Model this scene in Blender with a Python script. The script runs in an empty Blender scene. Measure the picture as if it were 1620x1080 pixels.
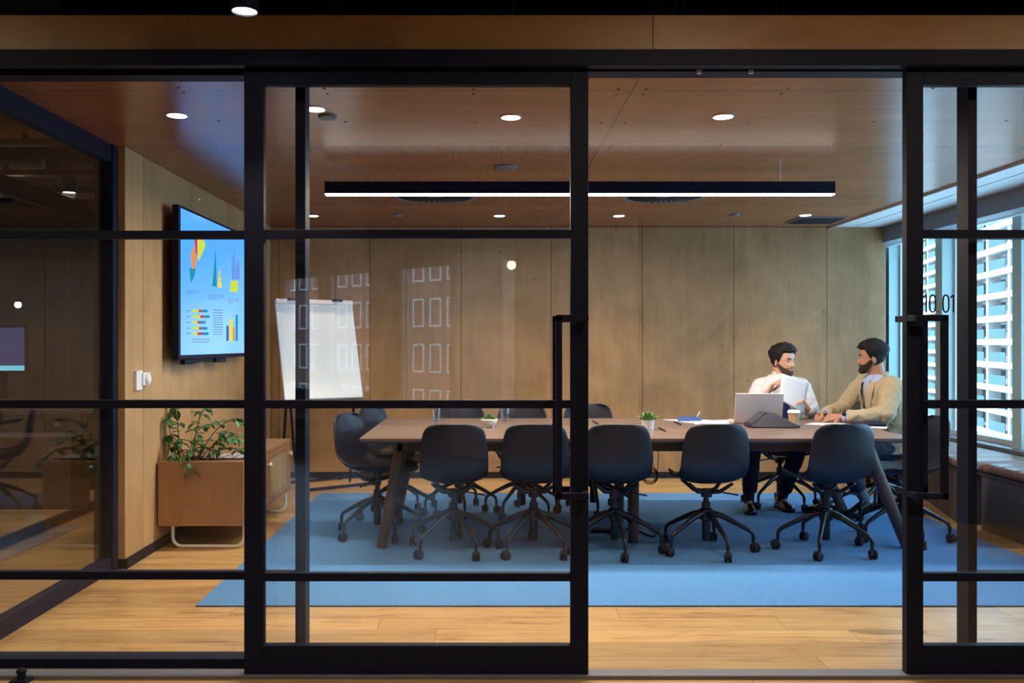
import bpy, bmesh, math, random
from math import sin, cos, pi, radians, atan2, sqrt
from mathutils import Vector, Matrix, noise as mnoise
random.seed(7)
V = Vector
scene = bpy.context.scene
COL = scene.collection
# ------------------------------------------------------------------ camera
H_CAM = 1.32
FPX, VPX, VPY = 1400.0, 767.0, 544.0          # focal length in px, vanishing point of the room's depth lines
cam_d = bpy.data.cameras.new('camera'); cam = bpy.data.objects.new('camera', cam_d); COL.objects.link(cam)
cam.location = (0, 0, H_CAM); cam.rotation_euler = (pi/2, 0, 0)
cam_d.sensor_width = 36; cam_d.lens = 36*FPX/1620
cam_d.shift_x = (810-VPX)/1620; cam_d.shift_y = (VPY-540)/1620
cam_d.clip_start = .05; cam_d.clip_end = 900
scene.camera = cam
scene.view_settings.view_transform = 'Standard'; scene.view_settings.look = 'None'
scene.view_settings.exposure = 1.2; scene.view_settings.gamma = 1
# ------------------------------------------------------------------ sky
world = bpy.data.worlds.new('sky'); scene.world = world; world.use_nodes = True
wn = world.node_tree; wn.nodes.clear()
wo = wn.nodes.new('ShaderNodeOutputWorld'); wb = wn.nodes.new('ShaderNodeBackground')
SKY = (0.36, 0.70, 1.0); SKY_S = 3.5
wb.inputs[0].default_value = (*SKY, 1); wb.inputs[1].default_value = SKY_S
wn.links.new(wb.outputs[0], wo.inputs[0])
scene.cycles.max_bounces = 7; scene.cycles.diffuse_bounces = 4; scene.cycles.glossy_bounces = 3
scene.cycles.transparent_max_bounces = 24; scene.cycles.transmission_bounces = 6
scene.cycles.sample_clamp_indirect = 4; scene.cycles.caustics_reflective = False; scene.cycles.caustics_refractive = False

def add_light(name, kind, loc, energy, color, rot=(0,0,0), parent=None, **k):
    d = bpy.data.lights.new(name, kind); d.energy = energy; d.color = color
    for a, b in k.items(): setattr(d, a, b)
    o = bpy.data.objects.new(name, d); COL.objects.link(o); o.rotation_euler = rot
    if parent: o.parent = parent; loc = V(loc) - V(parent.location)
    o.location = loc
    return o
PENDANT_W, DOWN_W, HALL_W = 54, 25, 48
WARM = (1.0, .75, .50)
sd = bpy.data.lights.new('sun', 'SUN'); sd.energy = 4.0; sd.angle = radians(1); sd.color = (1.0, .95, .88)
so = bpy.data.objects.new('sun', sd); COL.objects.link(so); so.rotation_euler = V((.55, -.62, -.55)).to_track_quat('-Z', 'Y').to_euler()
# daylight enters by the window bands: portals guide the sky's light through them
def portal(loc, rot, sx, sy):
    o = add_light('window_portal', 'AREA', loc, 1, (1,1,1), rot, shape='RECTANGLE', size=sx, size_y=sy)
    o.data.cycles.is_portal = True
portal((4.42, 6.35, 1.43), (0, pi/2, 0), 1.9, 6.0)

# ------------------------------------------------------------------ helpers
def X(px, D): return (px-VPX)*D/FPX
def Z(py, D): return H_CAM-(py-VPY)*D/FPX
def FD(py): return FPX*H_CAM/(py-VPY)
WOFF = {}
class MB:
    def __init__(s): s.bm = bmesh.new(); s.mi = 0
    def _f(s, vs):
        try: f = s.bm.faces.new(vs)
        except ValueError: return
        f.material_index = s.mi
    def box(s, x0, x1, y0, y1, z0, z1, M=None):
        p = [V((x, y, z)) for x in (x0, x1) for y in (y0, y1) for z in (z0, z1)]
        if M: p = [M @ q for q in p]
        v = [s.bm.verts.new(q) for q in p]
        for f in ((0,1,3,2),(4,6,7,5),(0,4,5,1),(2,3,7,6),(0,2,6,4),(1,5,7,3)): s._f([v[i] for i in f])
        return s
    def grid(s, rows, closed=True, cap0=True, cap1=True):
        vs = [[s.bm.verts.new(p) for p in r] for r in rows]
        n = len(vs[0])
        for i in range(len(vs)-1):
            for j in range(n if closed else n-1):
                k = (j+1) % n
                s._f([vs[i][j], vs[i][k], vs[i+1][k], vs[i+1][j]])
        if closed and cap0: s._f(list(reversed(vs[0])))
        if closed and cap1: s._f(vs[-1])
        return s
    def tube(s, pts, r, seg=10, dome=False, flat=None):
        pts = [V(p) for p in pts]; n = len(pts)
        rs = r if isinstance(r, (list, tuple)) else [r]*n
        rs = list(rs)
        if dome:
            d0 = (pts[0]-pts[1]).normalized(); d1 = (pts[-1]-pts[-2]).normalized()
            a, b = [], []
            for k in (1, .87, .5):
                h = sqrt(max(0, 1-k*k))
                if k < 1 or True:
                    a.append((pts[0]+d0*rs[0]*k, rs[0]*max(h, .05))); b.append((pts[-1]+d1*rs[-1]*k, rs[-1]*max(h, .05)))
            pts = [q[0] for q in a]+pts+[q[0] for q in reversed(b)]
            rs = [q[1] for q in a]+rs+[q[1] for q in reversed(b)]
            n = len(pts)
        rows = []; up = None
        for i, p in enumerate(pts):
            t = (pts[min(i+1, n-1)]-pts[max(i-1, 0)])
            t = t.normalized() if t.length > 1e-9 else V((0,0,1))
            if up is None:
                up = V((0,0,1)) if abs(t.z) < .9 else V((1,0,0))
            u = t.cross(up)
            if u.length < 1e-6: u = t.cross(V((0,1,0)))
            u.normalize(); w = u.cross(t).normalized(); up = w
            rows.append([p+(u*cos(2*pi*j/seg)+w*sin(2*pi*j/seg)*(flat or 1))*rs[i] for j in range(seg)])
        return s.grid(rows)
    def cyl(s, c, r, z0, z1, seg=24, r1=None):
        c = V(c); r1 = r if r1 is None else r1
        return s.grid([[c+V((cos(2*pi*j/seg)*q, sin(2*pi*j/seg)*q, z)) for j in range(seg)] for z, q in ((z0, r), (z1, r1))])
    def lathe(s, c, prof, seg=24, M=None):
        c = V(c); rows = [[V((cos(2*pi*j/seg)*max(r, .0004), sin(2*pi*j/seg)*max(r, .0004), z)) for j in range(seg)] for r, z in prof]
        return s.grid([[(M @ q if M else q)+c for q in r] for r in rows])
    def ell(s, c, r, M=None, seg=16, rings=10, e=1):
        c = V(c); rows = []
        for i in range(rings+1):
            t = -pi/2+pi*i/rings; ct = max(cos(t), .02)
            rr = []
            for j in range(seg):
                a = 2*pi*j/seg
                q = V((r[0]*ct*cos(a), r[1]*ct*sin(a), r[2]*sin(t)))
                rr.append((M @ q if M else q)+c)
            rows.append(rr)
        return s.grid(rows)
    def rings(s, R, seg=28, p=2.4):
        rows = []
        for c, ux, uy in R:
            c, ux, uy = V(c), V(ux), V(uy); r = []
            for j in range(seg):
                a = 2*pi*j/seg; ca, sa = cos(a), sin(a)
                r.append(c+ux*(math.copysign(abs(ca)**(2/p), ca))+uy*(math.copysign(abs(sa)**(2/p), sa)))
            rows.append(r)
        return s.grid(rows)
    def prism(s, poly, off):
        a = [V(p) for p in poly]; off = V(off)
        v0 = [s.bm.verts.new(p) for p in a]; v1 = [s.bm.verts.new(p+off) for p in a]; n = len(a)
        s._f(list(reversed(v0))); s._f(v1)
        for i in range(n): s._f([v0[i], v0[(i+1) % n], v1[(i+1) % n], v1[i]])
        return s
    def poly(s, pts):
        s._f([s.bm.verts.new(V(p)) for p in pts]); return s
    def to(s, name, mat, parent=None, smooth=None, bevel=0, sub=0, solid=0):
        bmesh.ops.recalc_face_normals(s.bm, faces=s.bm.faces)
        off = WOFF.get(parent.name, V((0,0,0))) if parent else V((0,0,0))
        me = bpy.data.meshes.new(name)
        if off.length: bmesh.ops.translate(s.bm, verts=s.bm.verts, vec=-off)
        s.bm.to_mesh(me); s.bm.free()
        return finish(me, name, mat, parent, smooth, bevel, sub, solid)
def finish(me, name, mat, parent=None, smooth=None, bevel=0, sub=0, solid=0):
    o = bpy.data.objects.new(name, me); COL.objects.link(o)
    for m in (mat if isinstance(mat, (list, tuple)) else [mat]): me.materials.append(m)
    if parent:
        o.parent = parent; WOFF[o.name] = WOFF.get(parent.name, V((0,0,0)))
    else: WOFF[o.name] = V((0,0,0))
    if smooth is not None:
        if smooth == 180: me.shade_smooth()
        else:
            me.shade_smooth()
            me.set_sharp_from_angle(angle=radians(smooth))
    if solid:
        m = o.modifiers.new('t', 'SOLIDIFY'); m.thickness = solid; m.offset = 0
    if sub:
        m = o.modifiers.new('s', 'SUBSURF'); m.levels = sub; m.render_levels = sub
    if bevel:
        m = o.modifiers.new('b', 'BEVEL'); m.width = bevel; m.segments = 2; m.limit_method = 'ANGLE'; m.angle_limit = radians(40)
    return o
def tag(o, label=None, cat=None, group=None, kind=None):
    if label: o['label'] = label
    if cat: o['category'] = cat
    if group: o['group'] = group
    if kind: o['kind'] = kind
    return o
def thing(name, loc, label=None, cat=None, group=None, kind=None):
    o = bpy.data.objects.new(name, None); COL.objects.link(o); o.location = loc; o.empty_display_size = .1
    WOFF[o.name] = V(loc)
    return tag(o, label, cat, group, kind)
def copy_tree(o, parent=None):
    c = o.copy(); COL.objects.link(c)
    if parent: c.parent = parent
    for ch in [q for q in KIDS.get(o.name, [])]: copy_tree(ch, c)
    return c
KIDS = {}
def index_kids():
    KIDS.clear()
    for q in bpy.data.objects:
        if q.parent: KIDS.setdefault(q.parent.name, []).append(q)
# ------------------------------------------------------------------ materials
class NT:
    def __init__(s, name):
        s.m = bpy.data.materials.new(name); s.m.use_nodes = True; s.t = s.m.node_tree; s.t.nodes.clear()
        s.out = s.n('ShaderNodeOutputMaterial')
    def n(s, typ, **k):
        q = s.t.nodes.new(typ)
        for a, b in k.items(): setattr(q, a, b)
        return q
    def set(s, sock, v):
        if hasattr(v, 'is_output') or isinstance(v, bpy.types.NodeSocket): s.t.links.new(v, sock)
        elif isinstance(v, tuple) and len(v) == 3 and sock.type == 'RGBA': sock.default_value = (*v, 1)
        else: sock.default_value = v
    def math(s, op, a, b=0.0, c=None):
        q = s.n('ShaderNodeMath', operation=op); s.set(q.inputs[0], a); s.set(q.inputs[1], b)
        if c is not None: s.set(q.inputs[2], c)
        return q.outputs[0]
    def obj(s): return s.n('ShaderNodeTexCoord').outputs['Object']
    def xyz(s, v):
        q = s.n('ShaderNodeSeparateXYZ'); s.set(q.inputs[0], v); return q.outputs
    def comb(s, x, y, z):
        q = s.n('ShaderNodeCombineXYZ')
        for i, v in enumerate((x, y, z)): s.set(q.inputs[i], v)
        return q.outputs[0]
    def noise(s, vec, scale=5, detail=3, rough=.5, dist=0):
        q = s.n('ShaderNodeTexNoise'); s.set(q.inputs['Vector'], vec)
        q.inputs['Scale'].default_value = scale; q.inputs['Detail'].default_value = detail
        q.inputs['Roughness'].default_value = rough; q.inputs['Distortion'].default_value = dist
        return q.outputs[0]
    def white(s, v):
        q = s.n('ShaderNodeTexWhiteNoise', noise_dimensions='3D'); s.set(q.inputs[0], v); return q.outputs
    def ramp(s, f, stops):
        q = s.n('ShaderNodeValToRGB'); s.set(q.inputs[0], f); e = q.color_ramp.elements
        while len(e) < len(stops): e.new(.5)
        for i, (p, c) in enumerate(stops): e[i].position = p; e[i].color = (*c, 1)
        return q.outputs[0]
    def mix(s, f, a, b, blend='MIX'):
        q = s.n('ShaderNodeMix', data_type='RGBA', blend_type=blend)
        s.set(q.inputs[0], f); s.set(q.inputs[6], a); s.set(q.inputs[7], b); return q.outputs[2]
    def bsdf(s, color, rough=.5, metal=0, spec=.5, bump=None, bs=.2, bd=.01, **k):
        q = s.n('ShaderNodeBsdfPrincipled'); s.set(q.inputs['Base Color'], color); s.set(q.inputs['Roughness'], rough)
        q.inputs['Metallic'].default_value = metal; q.inputs['Specular IOR Level'].default_value = spec
        for a, b in k.items(): s.set(q.inputs[a.replace('_', ' ')], b)
        if bump is not None:
            b = s.n('ShaderNodeBump'); b.inputs['Strength'].default_value = bs; b.inputs['Distance'].default_value = bd
            s.set(b.inputs['Height'], bump); s.t.links.new(b.outputs[0], q.inputs['Normal'])
        s.t.links.new(q.outputs[0], s.out.inputs[0]); return s.m
def plain(name, c, rough=.5, metal=0, spec=.5, var=.06, sc=8, bump=0, **k):
    t = NT(name); v = t.obj(); f = t.noise(v, sc, 3)
    col = t.mix(f, tuple(x*(1-var) for x in c), tuple(min(1, x*(1+var)) for x in c))
    if bump: return t.bsdf(col, rough, metal, spec, bump=t.noise(v, bump, 2), bs=.25, bd=.003, **k)
    return t.bsdf(col, rough, metal, spec, **k)
def emit(name, c, s):
    t = NT(name); e = t.n('ShaderNodeEmission'); e.inputs[0].default_value = (*c, 1); e.inputs[1].default_value = s
    t.t.links.new(e.outputs[0], t.out.inputs[0]); return t.m
def plywood(name, light, dark, grain='z', cell=None, cellaxis='x', x0=0, rough=.4, spec=.4, knots=True):
    """birch ply: streaks along the grain axis, cloudy figure, pin knots; each panel gets its own figure"""
    t = NT(name); v = t.obj(); x, y, z = t.xyz(v)[:3]
    ax = {'x': x, 'y': y, 'z': z}
    off = 0.0
    if cell:
        idx = t.math('FLOOR', t.math('DIVIDE', t.math('SUBTRACT', ax[cellaxis], x0), cell))
        off = t.math('MULTIPLY', t.white(t.comb(idx, 0.0, 0.0))[0], 40.0)
    g = {'x': (.12, 1, 1), 'y': (1, .12, 1), 'z': (1, 1, .12)}[grain]
    vv = t.comb(t.math('MULTIPLY', x, g[0]), t.math('MULTIPLY', y, g[1]), t.math('MULTIPLY', z, g[2]))
    q = t.n('ShaderNodeVectorMath', operation='ADD'); t.set(q.inputs[0], vv); t.set(q.inputs[1], t.comb(off, off, off)); vv = q.outputs[0]
    q = t.n('ShaderNodeVectorMath', operation='ADD'); t.set(q.inputs[0], v); t.set(q.inputs[1], t.comb(off, off, off)); v2 = q.outputs[0]
    fine = t.noise(vv, 60, 3, .6); cloud = t.noise(v2, 1.7, 4, .6, 1.0); wave = t.noise(vv, 9, 3, .55, .8)
    f = t.math('ADD', t.math('MULTIPLY', cloud, .55), t.math('ADD', t.math('MULTIPLY', wave, .3), t.math('MULTIPLY', fine, .15)))
    col = t.ramp(f, [(.30, dark), (.62, light)])
    if cell:
        tone = t.math('MULTIPLY_ADD', t.white(t.comb(idx, 3.0, 1.0))[0], .16, .92)
        col = t.mix(1.0, col, t.comb(tone, tone, tone), 'MULTIPLY')
    if knots:
        vo = t.n('ShaderNodeTexVoronoi'); t.set(vo.inputs['Vector'], v2); vo.inputs['Scale'].default_value = 3.2
        k = t.math('MULTIPLY', t.math('LESS_THAN', vo.outputs['Distance'], .060), t.math('GREATER_THAN', cloud, .46))
        col = t.mix(t.math('MULTIPLY', k, .45), col, tuple(c*.35 for c in dark))
    return t.bsdf(col, rough, 0, spec)
M = {}
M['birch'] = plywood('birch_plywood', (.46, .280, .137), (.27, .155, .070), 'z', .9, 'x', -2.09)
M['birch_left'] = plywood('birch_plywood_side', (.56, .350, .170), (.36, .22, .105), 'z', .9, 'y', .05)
M['fascia'] = plywood('stained_plywood', (.42, .22, .085), (.25, .125, .048), 'x', 2.4, 'x', .68, knots=False)
M['veneer'] = plywood('oak_veneer', (.40, .225, .115), (.26, .14, .07), 'y', None, rough=.45, knots=False)
M['veneer_v'] = plywood('oak_veneer_upright', (.40, .225, .115), (.26, .14, .07), 'z', None, rough=.45, knots=False)
M['tabletop'] = plywood('walnut_laminate', (.20, .135, .105), (.135, .088, .068), 'x', None, rough=.33, spec=.5, knots=False)
M['walnut_leg'] = plywood('walnut_leg', (.115, .068, .055), (.07, .042, .035), 'z', None, rough=.4, knots=False)
# ceiling plywood with a band of small perforations
def ceiling_mat():
    t = NT('ceiling_plywood'); v = t.obj(); x, y, z = t.xyz(v)[:3]
    idx = t.math('FLOOR', t.math('DIVIDE', t.math('SUBTRACT', x, .672), 2.4))
    off = t.math('MULTIPLY', t.white(t.comb(idx, 0.0, 0.0))[0], 20.0)
    vv = t.comb(t.math('ADD', t.math('MULTIPLY', x, .1), off), y, z)
    v2 = t.comb(t.math('ADD', x, off), y, z)
    f = t.math('ADD', t.math('MULTIPLY', t.noise(v2, 1.3, 4, .6, .8), .5), t.math('ADD', t.math('MULTIPLY', t.noise(vv, 9, 3, .55, .6), .35), t.math('MULTIPLY', t.noise(vv, 60, 2), .15)))
    col = t.ramp(f, [(.30, (.24, .088, .034)), (.65, (.36, .142, .056))])
    P = .0165
    fx = t.math('SUBTRACT', t.math('FRACT', t.math('DIVIDE', x, P)), .5); fy = t.math('SUBTRACT', t.math('FRACT', t.math('DIVIDE', y, P)), .5)
    r = t.math('SQRT', t.math('ADD', t.math('MULTIPLY', fx, fx), t.math('MULTIPLY', fy, fy)))
    band = t.math('MULTIPLY', t.math('GREATER_THAN', y, 5.17), t.math('LESS_THAN', y, 7.4))
    hole = t.math('MULTIPLY', t.math('LESS_THAN', r, .27), band)
    seam = None
    for ax, p in ((x, .672), (y, 4.04), (y, 5.165), (y, 7.41)):
        q = t.math('LESS_THAN', t.math('ABSOLUTE', t.math('SUBTRACT', ax, p)), .0035 if ax is x else .003)
        seam = q if seam is None else t.math('MAXIMUM', seam, q)
    col = t.mix(t.math('MULTIPLY', t.math('MAXIMUM', hole, t.math('MULTIPLY', seam, 1.0)), .85), col, (.02, .012, .01))
    return t.bsdf(col, .25, 0, .38)
M['ceiling'] = ceiling_mat()
def floor_mat():
    t = NT('oak_floorboards'); v = t.obj(); x, y, z = t.xyz(v)[:3]
    W = .176
    yy = t.math('DIVIDE', t.math('SUBTRACT', y, .04), W); row = t.math('FLOOR', yy)
    xo = t.math('MULTIPLY', t.white(t.comb(row, 2.0, 0.0))[0], 1.9)
    xx = t.math('DIVIDE', t.math('ADD', x, xo), 1.9); pl = t.math('FLOOR', xx)
    wn_ = t.white(t.comb(row, pl, 5.0)); rnd = wn_[0]
    off = t.math('MULTIPLY', rnd, 30.0)
    vv = t.comb(t.math('ADD', t.math('MULTIPLY', x, .06), off), y, off)
    v2 = t.comb(t.math('ADD', t.math('MULTIPLY', x, .45), off), y, off)
    g = t.math('ADD', t.math('MULTIPLY', t.noise(vv, 34, 4, .65, .3), .6), t.math('MULTIPLY', t.noise(v2, 5, 3, .6, 1.2), .4))
    col = t.ramp(g, [(.32, (.30, .155, .065)), (.48, (.53, .335, .145)), (.68, (.62, .42, .20))])
    tone = t.math('MULTIPLY_ADD', rnd, .36, .76)
    col = t.mix(1.0, col, t.comb(tone, t.math('MULTIPLY', tone, .985), t.math('MULTIPLY', tone, .95)), 'MULTIPLY')
    kn = t.math('GREATER_THAN', t.noise(v2, 4.3, 1, .3), .77)
    col = t.mix(t.math('MULTIPLY', kn, .55), col, (.13, .065, .03))
    fy = t.math('ABSOLUTE', t.math('SUBTRACT', t.math('FRACT', yy), .5)); fx = t.math('ABSOLUTE', t.math('SUBTRACT', t.math('FRACT', xx), .5))
    gap = t.math('MAXIMUM', t.math('GREATER_THAN', fy, .4915), t.math('GREATER_THAN', fx, .4992))
    col = t.mix(t.math('MULTIPLY', gap, .75), col, (.12, .06, .025))
    return t.bsdf(col, .33, 0, .45, bump=g, bs=.08, bd=.004)
M['floor'] = floor_mat()
def carpet_mat():
    t = NT('blue_carpet'); v = t.obj()
    n = t.noise(v, 160, 3, .7); c = t.noise(v, 900, 1)
    col = t.ramp(t.math('ADD', t.math('MULTIPLY', n, .6), t.math('MULTIPLY', c, .4)), [(.40, (.048, .18, .42)), (.60, (.100, .29, .58))])
    return t.bsdf(col, .95, 0, .1, bump=n, bs=.5, bd=.006, Sheen_Weight=.15)
M['rug'] = carpet_mat()
M['black'] = plain('black_steel', (.008, .011, .030), .55, .0, .15, .2, 30)
M['black_dull'] = plain('black_matt', (.010, .010, .014), .75, 0, .3)
M['plastic'] = plain('navy_black_plastic', (.010, .011, .022), .38, 0, .5, .1, 60, bump=700)
M['base_metal'] = plain('black_aluminium', (.016, .016, .024), .30, .3, .5)
M['caster'] = plain('caster_rubber', (.018, .018, .022), .6, 0, .3)
M['white'] = plain('white_powdercoat', (.78, .80, .80), .4, 0, .5, .03)
M['offwhite'] = plain('white_soffit_paint', (.62, .66, .68), .5, 0, .4, .03)
M['grey'] = plain('grey_paint', (.16, .17, .20), .5, 0, .4, .05)
M['fin'] = plain('grey_blue_paint', (.42, .58, .57), .45, 0, .4, .04)
M['chrome'] = plain('chrome', (.7, .7, .72), .15, 1)
M['silver'] = plain('brushed_silver', (.68, .65, .68), .4, .1)
M['leather'] = plain('brown_leather', (.15, .075, .055), .35, 0, .5, .15, 12, bump=150)
M['darkbase'] = plain('dark_laminate', (.075, .065, .075), .5, 0, .4, .1)
M['darkwall'] = plain('dark_wall_paint', (.03, .028, .034), .8, 0, .2)
M['greywall'] = plain('grey_wall_panel', (.042, .044, .060), .7, 0, .3)
M['board'] = plain('whiteboard', (.80, .83, .82), .22, 0, .5, .01)
M['paper'] = plain('paper', (.64, .64, .68), .8, 0, .2, .02)
M['plenum'] = plain('dark_plenum', (.012, .012, .022), .9, 0, .1)
M['duct'] = plain('duct_metal', (.16, .12, .09), .5, .5, .4, .3, 5)
M['led'] = emit('led_strip', (1.0, .93, .86), 4.5)
M['lens'] = emit('downlight_lens', (1.0, .95, .88), 8)
M['globe'] = emit('globe_glow', (1.0, .80, .55), 8)
M['leaf'] = plain('leaf_green', (.06, .17, .045), .4, 0, .5, .5, 25)
M['leaf2'] = plain('succulent_green', (.09, .20, .05), .45, 0, .4, .4, 40)
M['stem'] = plain('stem_green', (.12, .17, .06), .5)
M['soil'] = plain('potting_soil', (.03, .02, .014), .9, 0, .1, .4, 60)
def glass_mat(name, tint=(1,1,1), base=.04):
    t = NT(name)
    g = t.n('ShaderNodeNewGeometry'); d = t.n('ShaderNodeVectorMath', operation='DOT_PRODUCT')
    t.t.links.new(g.outputs['Normal'], d.inputs[0]); t.t.links.new(g.outputs['Incoming'], d.inputs[1])
    c = t.math('ABSOLUTE', d.outputs['Value'])
    f = t.math('MULTIPLY_ADD', t.math('POWER', t.math('SUBTRACT', 1.0, c), 5.0), 1-base, base)
    tr = t.n('ShaderNodeBsdfTransparent'); tr.inputs[0].default_value = (*tint, 1)
    gl = t.n('ShaderNodeBsdfGlossy'); gl.inputs['Roughness'].default_value = 0.0
    mx = t.n('ShaderNodeMixShader'); t.set(mx.inputs[0], f)
    t.t.links.new(tr.outputs[0], mx.inputs[1]); t.t.links.new(gl.outputs[0], mx.inputs[2]); t.t.links.new(mx.outputs[0], t.out.inputs[0])
    return t.m
M['glass'] = glass_mat('clear_glass', (.985, .99, .99), .045)
M['tumbler'] = glass_mat('tumbler_glass', (.93, .95, .96), .10)

# ================================================================== the setting
CEIL = 2.475; FRONT = 3.50; BACK = 8.72; LW = -2.11; RW = 4.30
mb = MB(); mb.box(-9.5, 4.6, -8, 9.6, -.12, 0)
tag(mb.to('floor', M['floor']), kind='structure')
mb = MB(); mb.box(LW-.05, 3.39, 3.72, BACK, CEIL, CEIL+.05)
tag(mb.to('ceiling', M['ceiling']), kind='structure')
mb = MB(); mb.box(3.40, 3.92, 3.3, BACK, CEIL-.004, CEIL+.05); mb.box(3.39, 3.40, 3.3, BACK, CEIL-.02, CEIL+.03)
mb.box(3.62, 3.63, 3.3, BACK, CEIL-.008, CEIL)
tag(mb.to('trim_1', M['offwhite']), kind='structure')
# dropped bulkhead above the windows
mb = MB(); mb.box(3.925, 4.08, 3.3, 9.4, 2.32, CEIL+.05); mb.box(4.08, 4.45, 3.3, 9.4, 2.40, CEIL+.05)
tag(mb.to('trim_2', M['grey']), kind='structure')
# back wall: plywood panels over a dark backing
mb = MB()
xs = [LW] + [X(px, BACK) for px in (441, 585, 729.7, 872, 1016, 1161, 1308, 1402)]
for a, b in zip(xs, xs[1:]): mb.box(a+.0025, b-.0025, BACK, BACK+.02, .06, CEIL-.004)
mb.mi = 1; mb.box(LW-.2, 3.96, BACK+.02, BACK+.12, 0, CEIL+.3)
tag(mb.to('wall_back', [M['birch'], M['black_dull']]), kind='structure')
mb = MB(); mb.box(LW, 3.95, BACK-.012, BACK+.02, 0, .055)
tag(mb.to('baseboard_back', M['black_dull']), kind='structure')
# left wall: plywood
mb = MB()
ys = [5.19, 5.47, 6.37, 7.27, 8.17, BACK]
for a, b in zip(ys, ys[1:]): mb.box(LW-.045, LW, a+(.0025 if a > 5.2 else 0), b-.0025, .06, CEIL)
mb.mi = 1; mb.box(LW-.05, LW-.006, 5.20, BACK+.1, 0, CEIL+.3)
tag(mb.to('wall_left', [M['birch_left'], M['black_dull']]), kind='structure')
mb = MB(); mb.box(LW, LW+.012, 5.19, BACK, 0, .06)
tag(mb.to('baseboard_left', M['black_dull']), kind='structure')
# outer shell
mb = MB(); mb.box(-9.6, -9.5, -8, 9.6, -.1, 3.6); tag(mb.to('wall_outer_left', M['darkwall']), kind='structure')
mb = MB(); mb.box(-9.5, -2.31, 9.3, 9.5, 0, 3.6)
mb.mi = 1
for k in range(9): mb.box(-9.4+k*.8, -8.62+k*.8, 9.27, 9.3, .1, 2.2)
tag(mb.to('wall_neighbour', [M['darkwall'], M['greywall']]), kind='structure')
mb = MB(); mb.box(-9.6, 4.6, -8, 9.6, 3.5, 3.6); tag(mb.to('ceiling_hall', M['plenum']), kind='structure')
mb = MB(); mb.box(-2.2, 4.3, 4.6, 4.65, CEIL+.06, 3.5); tag(mb.to('wall_plenum', M['plenum']), kind='structure')
mb = MB(); mb.box(4.3, 4.5, -3.2, 3.4, 0, 3.5); tag(mb.to('wall_hall_right', M['darkwall']), kind='structure')
mb = MB(); mb.box(-9.6, -5.0, -8.15, -8, 0, 3.6); tag(mb.to('wall_hall_end', M['darkwall']), kind='structure')
mb = MB(); mb.box(4.46, 4.6, 3.2, 9.7, 2.44, 3.6); mb.box(-2.4, 4.6, 9.6, 9.7, 0, 3.6); mb.box(4.3, 4.6, 3.2, 3.3, 0, 3.6); tag(mb.to('wall_shell', M['darkwall']), kind='structure')
# ---- front fascia, header and glazing
mb = MB()
for a, b in ((-9.4, X(1031.5, 3.52)-.0015), (X(1031.5, 3.52)+.0015, 4.3)): mb.box(a, b, 3.50, 3.53, Z(87.5, 3.5), Z(24, 3.5))
mb.mi = 1; mb.box(-9.4, 4.3, 3.53, 3.70, Z(87.5, 3.5), Z(24, 3.5)-.003)
tag(mb.to('trim_3', [M['fascia'], M['plenum']]), kind='structure')
front = thing('wall_front', (0, 3.6, 0), kind='structure')
hz = Z(105, 3.47); ht = Z(87.5, 3.5)
mb = MB(); mb.box(-9.4, 4.3, 3.455, 3.49, hz, ht+.01); mb.box(-9.4, 4.3, 3.49, 3.71, 2.446, ht+.01)
mb.box(-9.4, 4.3, 3.60, 3.69, 2.428, 2.447); mb.box(-9.4, 4.3, 3.56, 3.575, 2.43, 2.446)
mb.to('header', M['black'], front, bevel=.002)
for px in (1106, 1188):
    mb = MB(); x = X(px, 3.555); mb.box(x-.008, x+.008, 3.545, 3.56, 2.405, 2.418)
    mb.to('track_clip', M['white'], front)
mb = MB(); mb.box(-9.4, 4.3, 3.485, 3.56, 0, .014); mb.to('floor_track', M['grey'], front, bevel=.002)
def zt(px, D=3.5): return Z(px, D)
# fixed panels (front face at 3.60)
F0, F1 = 3.60, 3.69
def fixed(x0, x1, parent, post_at=()):
    mb = MB(); mb.box(x0, x1, F0, F1, 0, Z(1042, F0)); mb.to('bottom_rail', M['black'], parent, bevel=.002)
    mb = MB(); mb.box(x0, x1, F0, F1, Z(119, F0), 2.43); mb.to('top_rail', M['black'], parent, bevel=.002)
    for a, b in ((364, 377), (633, 646), (905, 918)):
        mb = MB(); mb.box(x0, x1, F0+.01, F0+.045, Z(b, F0), Z(a, F0)); mb.to('glazing_bar', M['black'], parent, bevel=.002)
    mb = MB(); mb.box(x0, x1, F0+.025, F0+.031, Z(1042, F0)-.005, Z(119, F0)+.005); mb.to('glass_pane', M['glass'], parent)
    for p in post_at:
        mb = MB(); mb.box(p[0], p[1], F0, F1, 0, 2.43); mb.to('post', M['black'], parent, bevel=.002)
fixed(-9.0, X(467, F0), front, [(X(467, F0), X(483, F0))])
fixed(X(1546, F0), 4.30, front, [(X(1532, F0), X(1546, F0))])
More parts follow.
